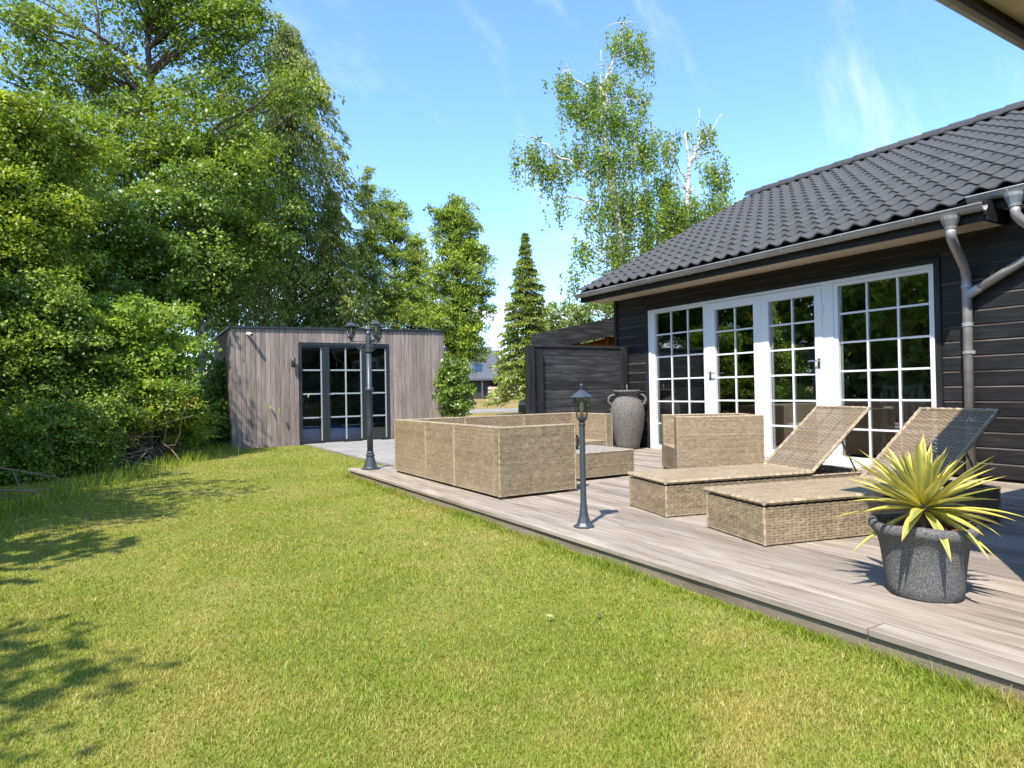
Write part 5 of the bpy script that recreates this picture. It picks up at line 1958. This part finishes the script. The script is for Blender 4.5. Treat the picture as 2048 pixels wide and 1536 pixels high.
# longer tufts left standing along the deck and the hedge
near = (X > 2.40) & (Y < 8.6)
H_ = np.where(near, H_ * (1 + rng.random(n_) * 2.6 * ((X - 2.40) / .2) ** 2), H_)
hedge = np.clip((-.15 - X + .12 * (Y - 9)) / .8, 0, 1)
H_ *= 1 + hedge * .7 * rng.random(n_)
aa = rng.uniform(0, 2 * PI, n_)
tilt = rng.uniform(.15, 1.25, n_) * H_
P0 = np.stack([X, Y, np.full(n_, GL - .002)], 1)
sd = np.stack([np.cos(aa), np.sin(aa), np.zeros(n_)], 1) * W_[:, None]
b2 = aa + PI / 2 + rng.normal(0, .5, n_)
tip = P0 + np.stack([np.cos(b2) * tilt, np.sin(b2) * tilt, H_], 1)
V = np.stack([P0 - sd, P0 + sd, tip], 1).reshape(-1, 3)
F = np.arange(n_ * 3).reshape(-1, 3)
nf = 11000
fy = rng.uniform(-.5, 8.6, nf)
tuft = .5 + .5 * np.sin(fy * 5.1 + 2 * np.sin(fy * 1.7))
fx = 2.61 - np.abs(rng.normal(0, .045, nf))
fh = rng.uniform(.02, .055, nf) * (.45 + .9 * tuft)
fa = rng.uniform(0, 2 * PI, nf)
F0 = np.stack([fx, fy, np.full(nf, GL - .002)], 1)
fs = np.stack([np.cos(fa), np.sin(fa), np.zeros(nf)], 1) * ((.0010 + .0005 * np.hypot(fx, fy)) * rng.uniform(.7, 1.4, nf))[:, None]
ft = F0 + np.stack([rng.normal(-.25, .4, nf) * fh, rng.normal(0, .45, nf) * fh, fh], 1)
V = np.concatenate([V, np.stack([F0 - fs, F0 + fs, ft], 1).reshape(-1, 3)])
n_ += nf
F = np.arange(n_ * 3).reshape(-1, 3)
me = np_mesh('grass', V, F, MT['grass'], rng.beta(2, 2.2, n_))
go = link('grass', me, None)
tag(go, 'short green and yellow lawn grass', 'grass', kind='stuff')

# tall stalks and weeds at the foot of the hedge
ns = 2600
t_ = rng.random(ns)
hx = -1.55 + 3.3 * t_ + rng.normal(0, .22, ns)
hy = 7.0 + 7.3 * t_ ** 1.15 + rng.normal(0, .3, ns)
P = np.stack([hx, hy, np.full(ns, GL)], 1)
T = unit(rng.normal(0, .38, (ns, 3)) + np.array([.1, -.1, 1.0]))
V, F = quads_leaves(P, T, rng.uniform(.05, .26, ns), np.full(ns, .008))
me = np_mesh('hedge_weeds', V, F, LM['bramble'], rng.random(ns))
tag(link('hedge_weeds', me, None), 'tall grass and weeds growing along the foot of the hedge', 'weeds', kind='stuff')

# a few fallen leaves
fl = MB().add([(0, 0, 0), (.03, .016, .006), (.065, 0, .012), (.03, -.016, .006), (0, 0, -.002), (.03, .016, .004), (.065, 0, .010), (.03, -.016, .004)],
              [(0, 1, 2, 3), (7, 6, 5, 4), (0, 4, 5, 1), (1, 5, 6, 2), (2, 6, 7, 3), (3, 7, 4, 0)]).mesh('fallen_leaf')
ym = plain('yellow_leaf', (.36, .29, .12), .7)
bm_ = plain('brown_leaf', (.16, .075, .04), .7)
for k, (lx, ly, mt, lab) in enumerate(((1.75, 2.55, ym, 'pale yellow leaf lying on the near lawn'), (1.93, 2.45, bm_, 'brown leaf lying right of the pale yellow leaf'),
                                       (.62, 6.0, bm_, 'dark brown leaf on the lawn far from the deck'), (2.0, 4.4, bm_, 'brown leaf on the lawn near the bollard lamp'))):
    me = fl.copy()
    me.materials.clear()
    me.materials.append(mt)
    o = link('fallen_leaf', me, None, None, (lx, ly, GL + .03))
    o.rotation_euler = (random.uniform(-.4, .4), random.uniform(-.4, .4), random.uniform(0, 6))
    o.scale = (.7, .7, .7)
    tag(o, lab, 'leaf', 'fallen leaves on the lawn')
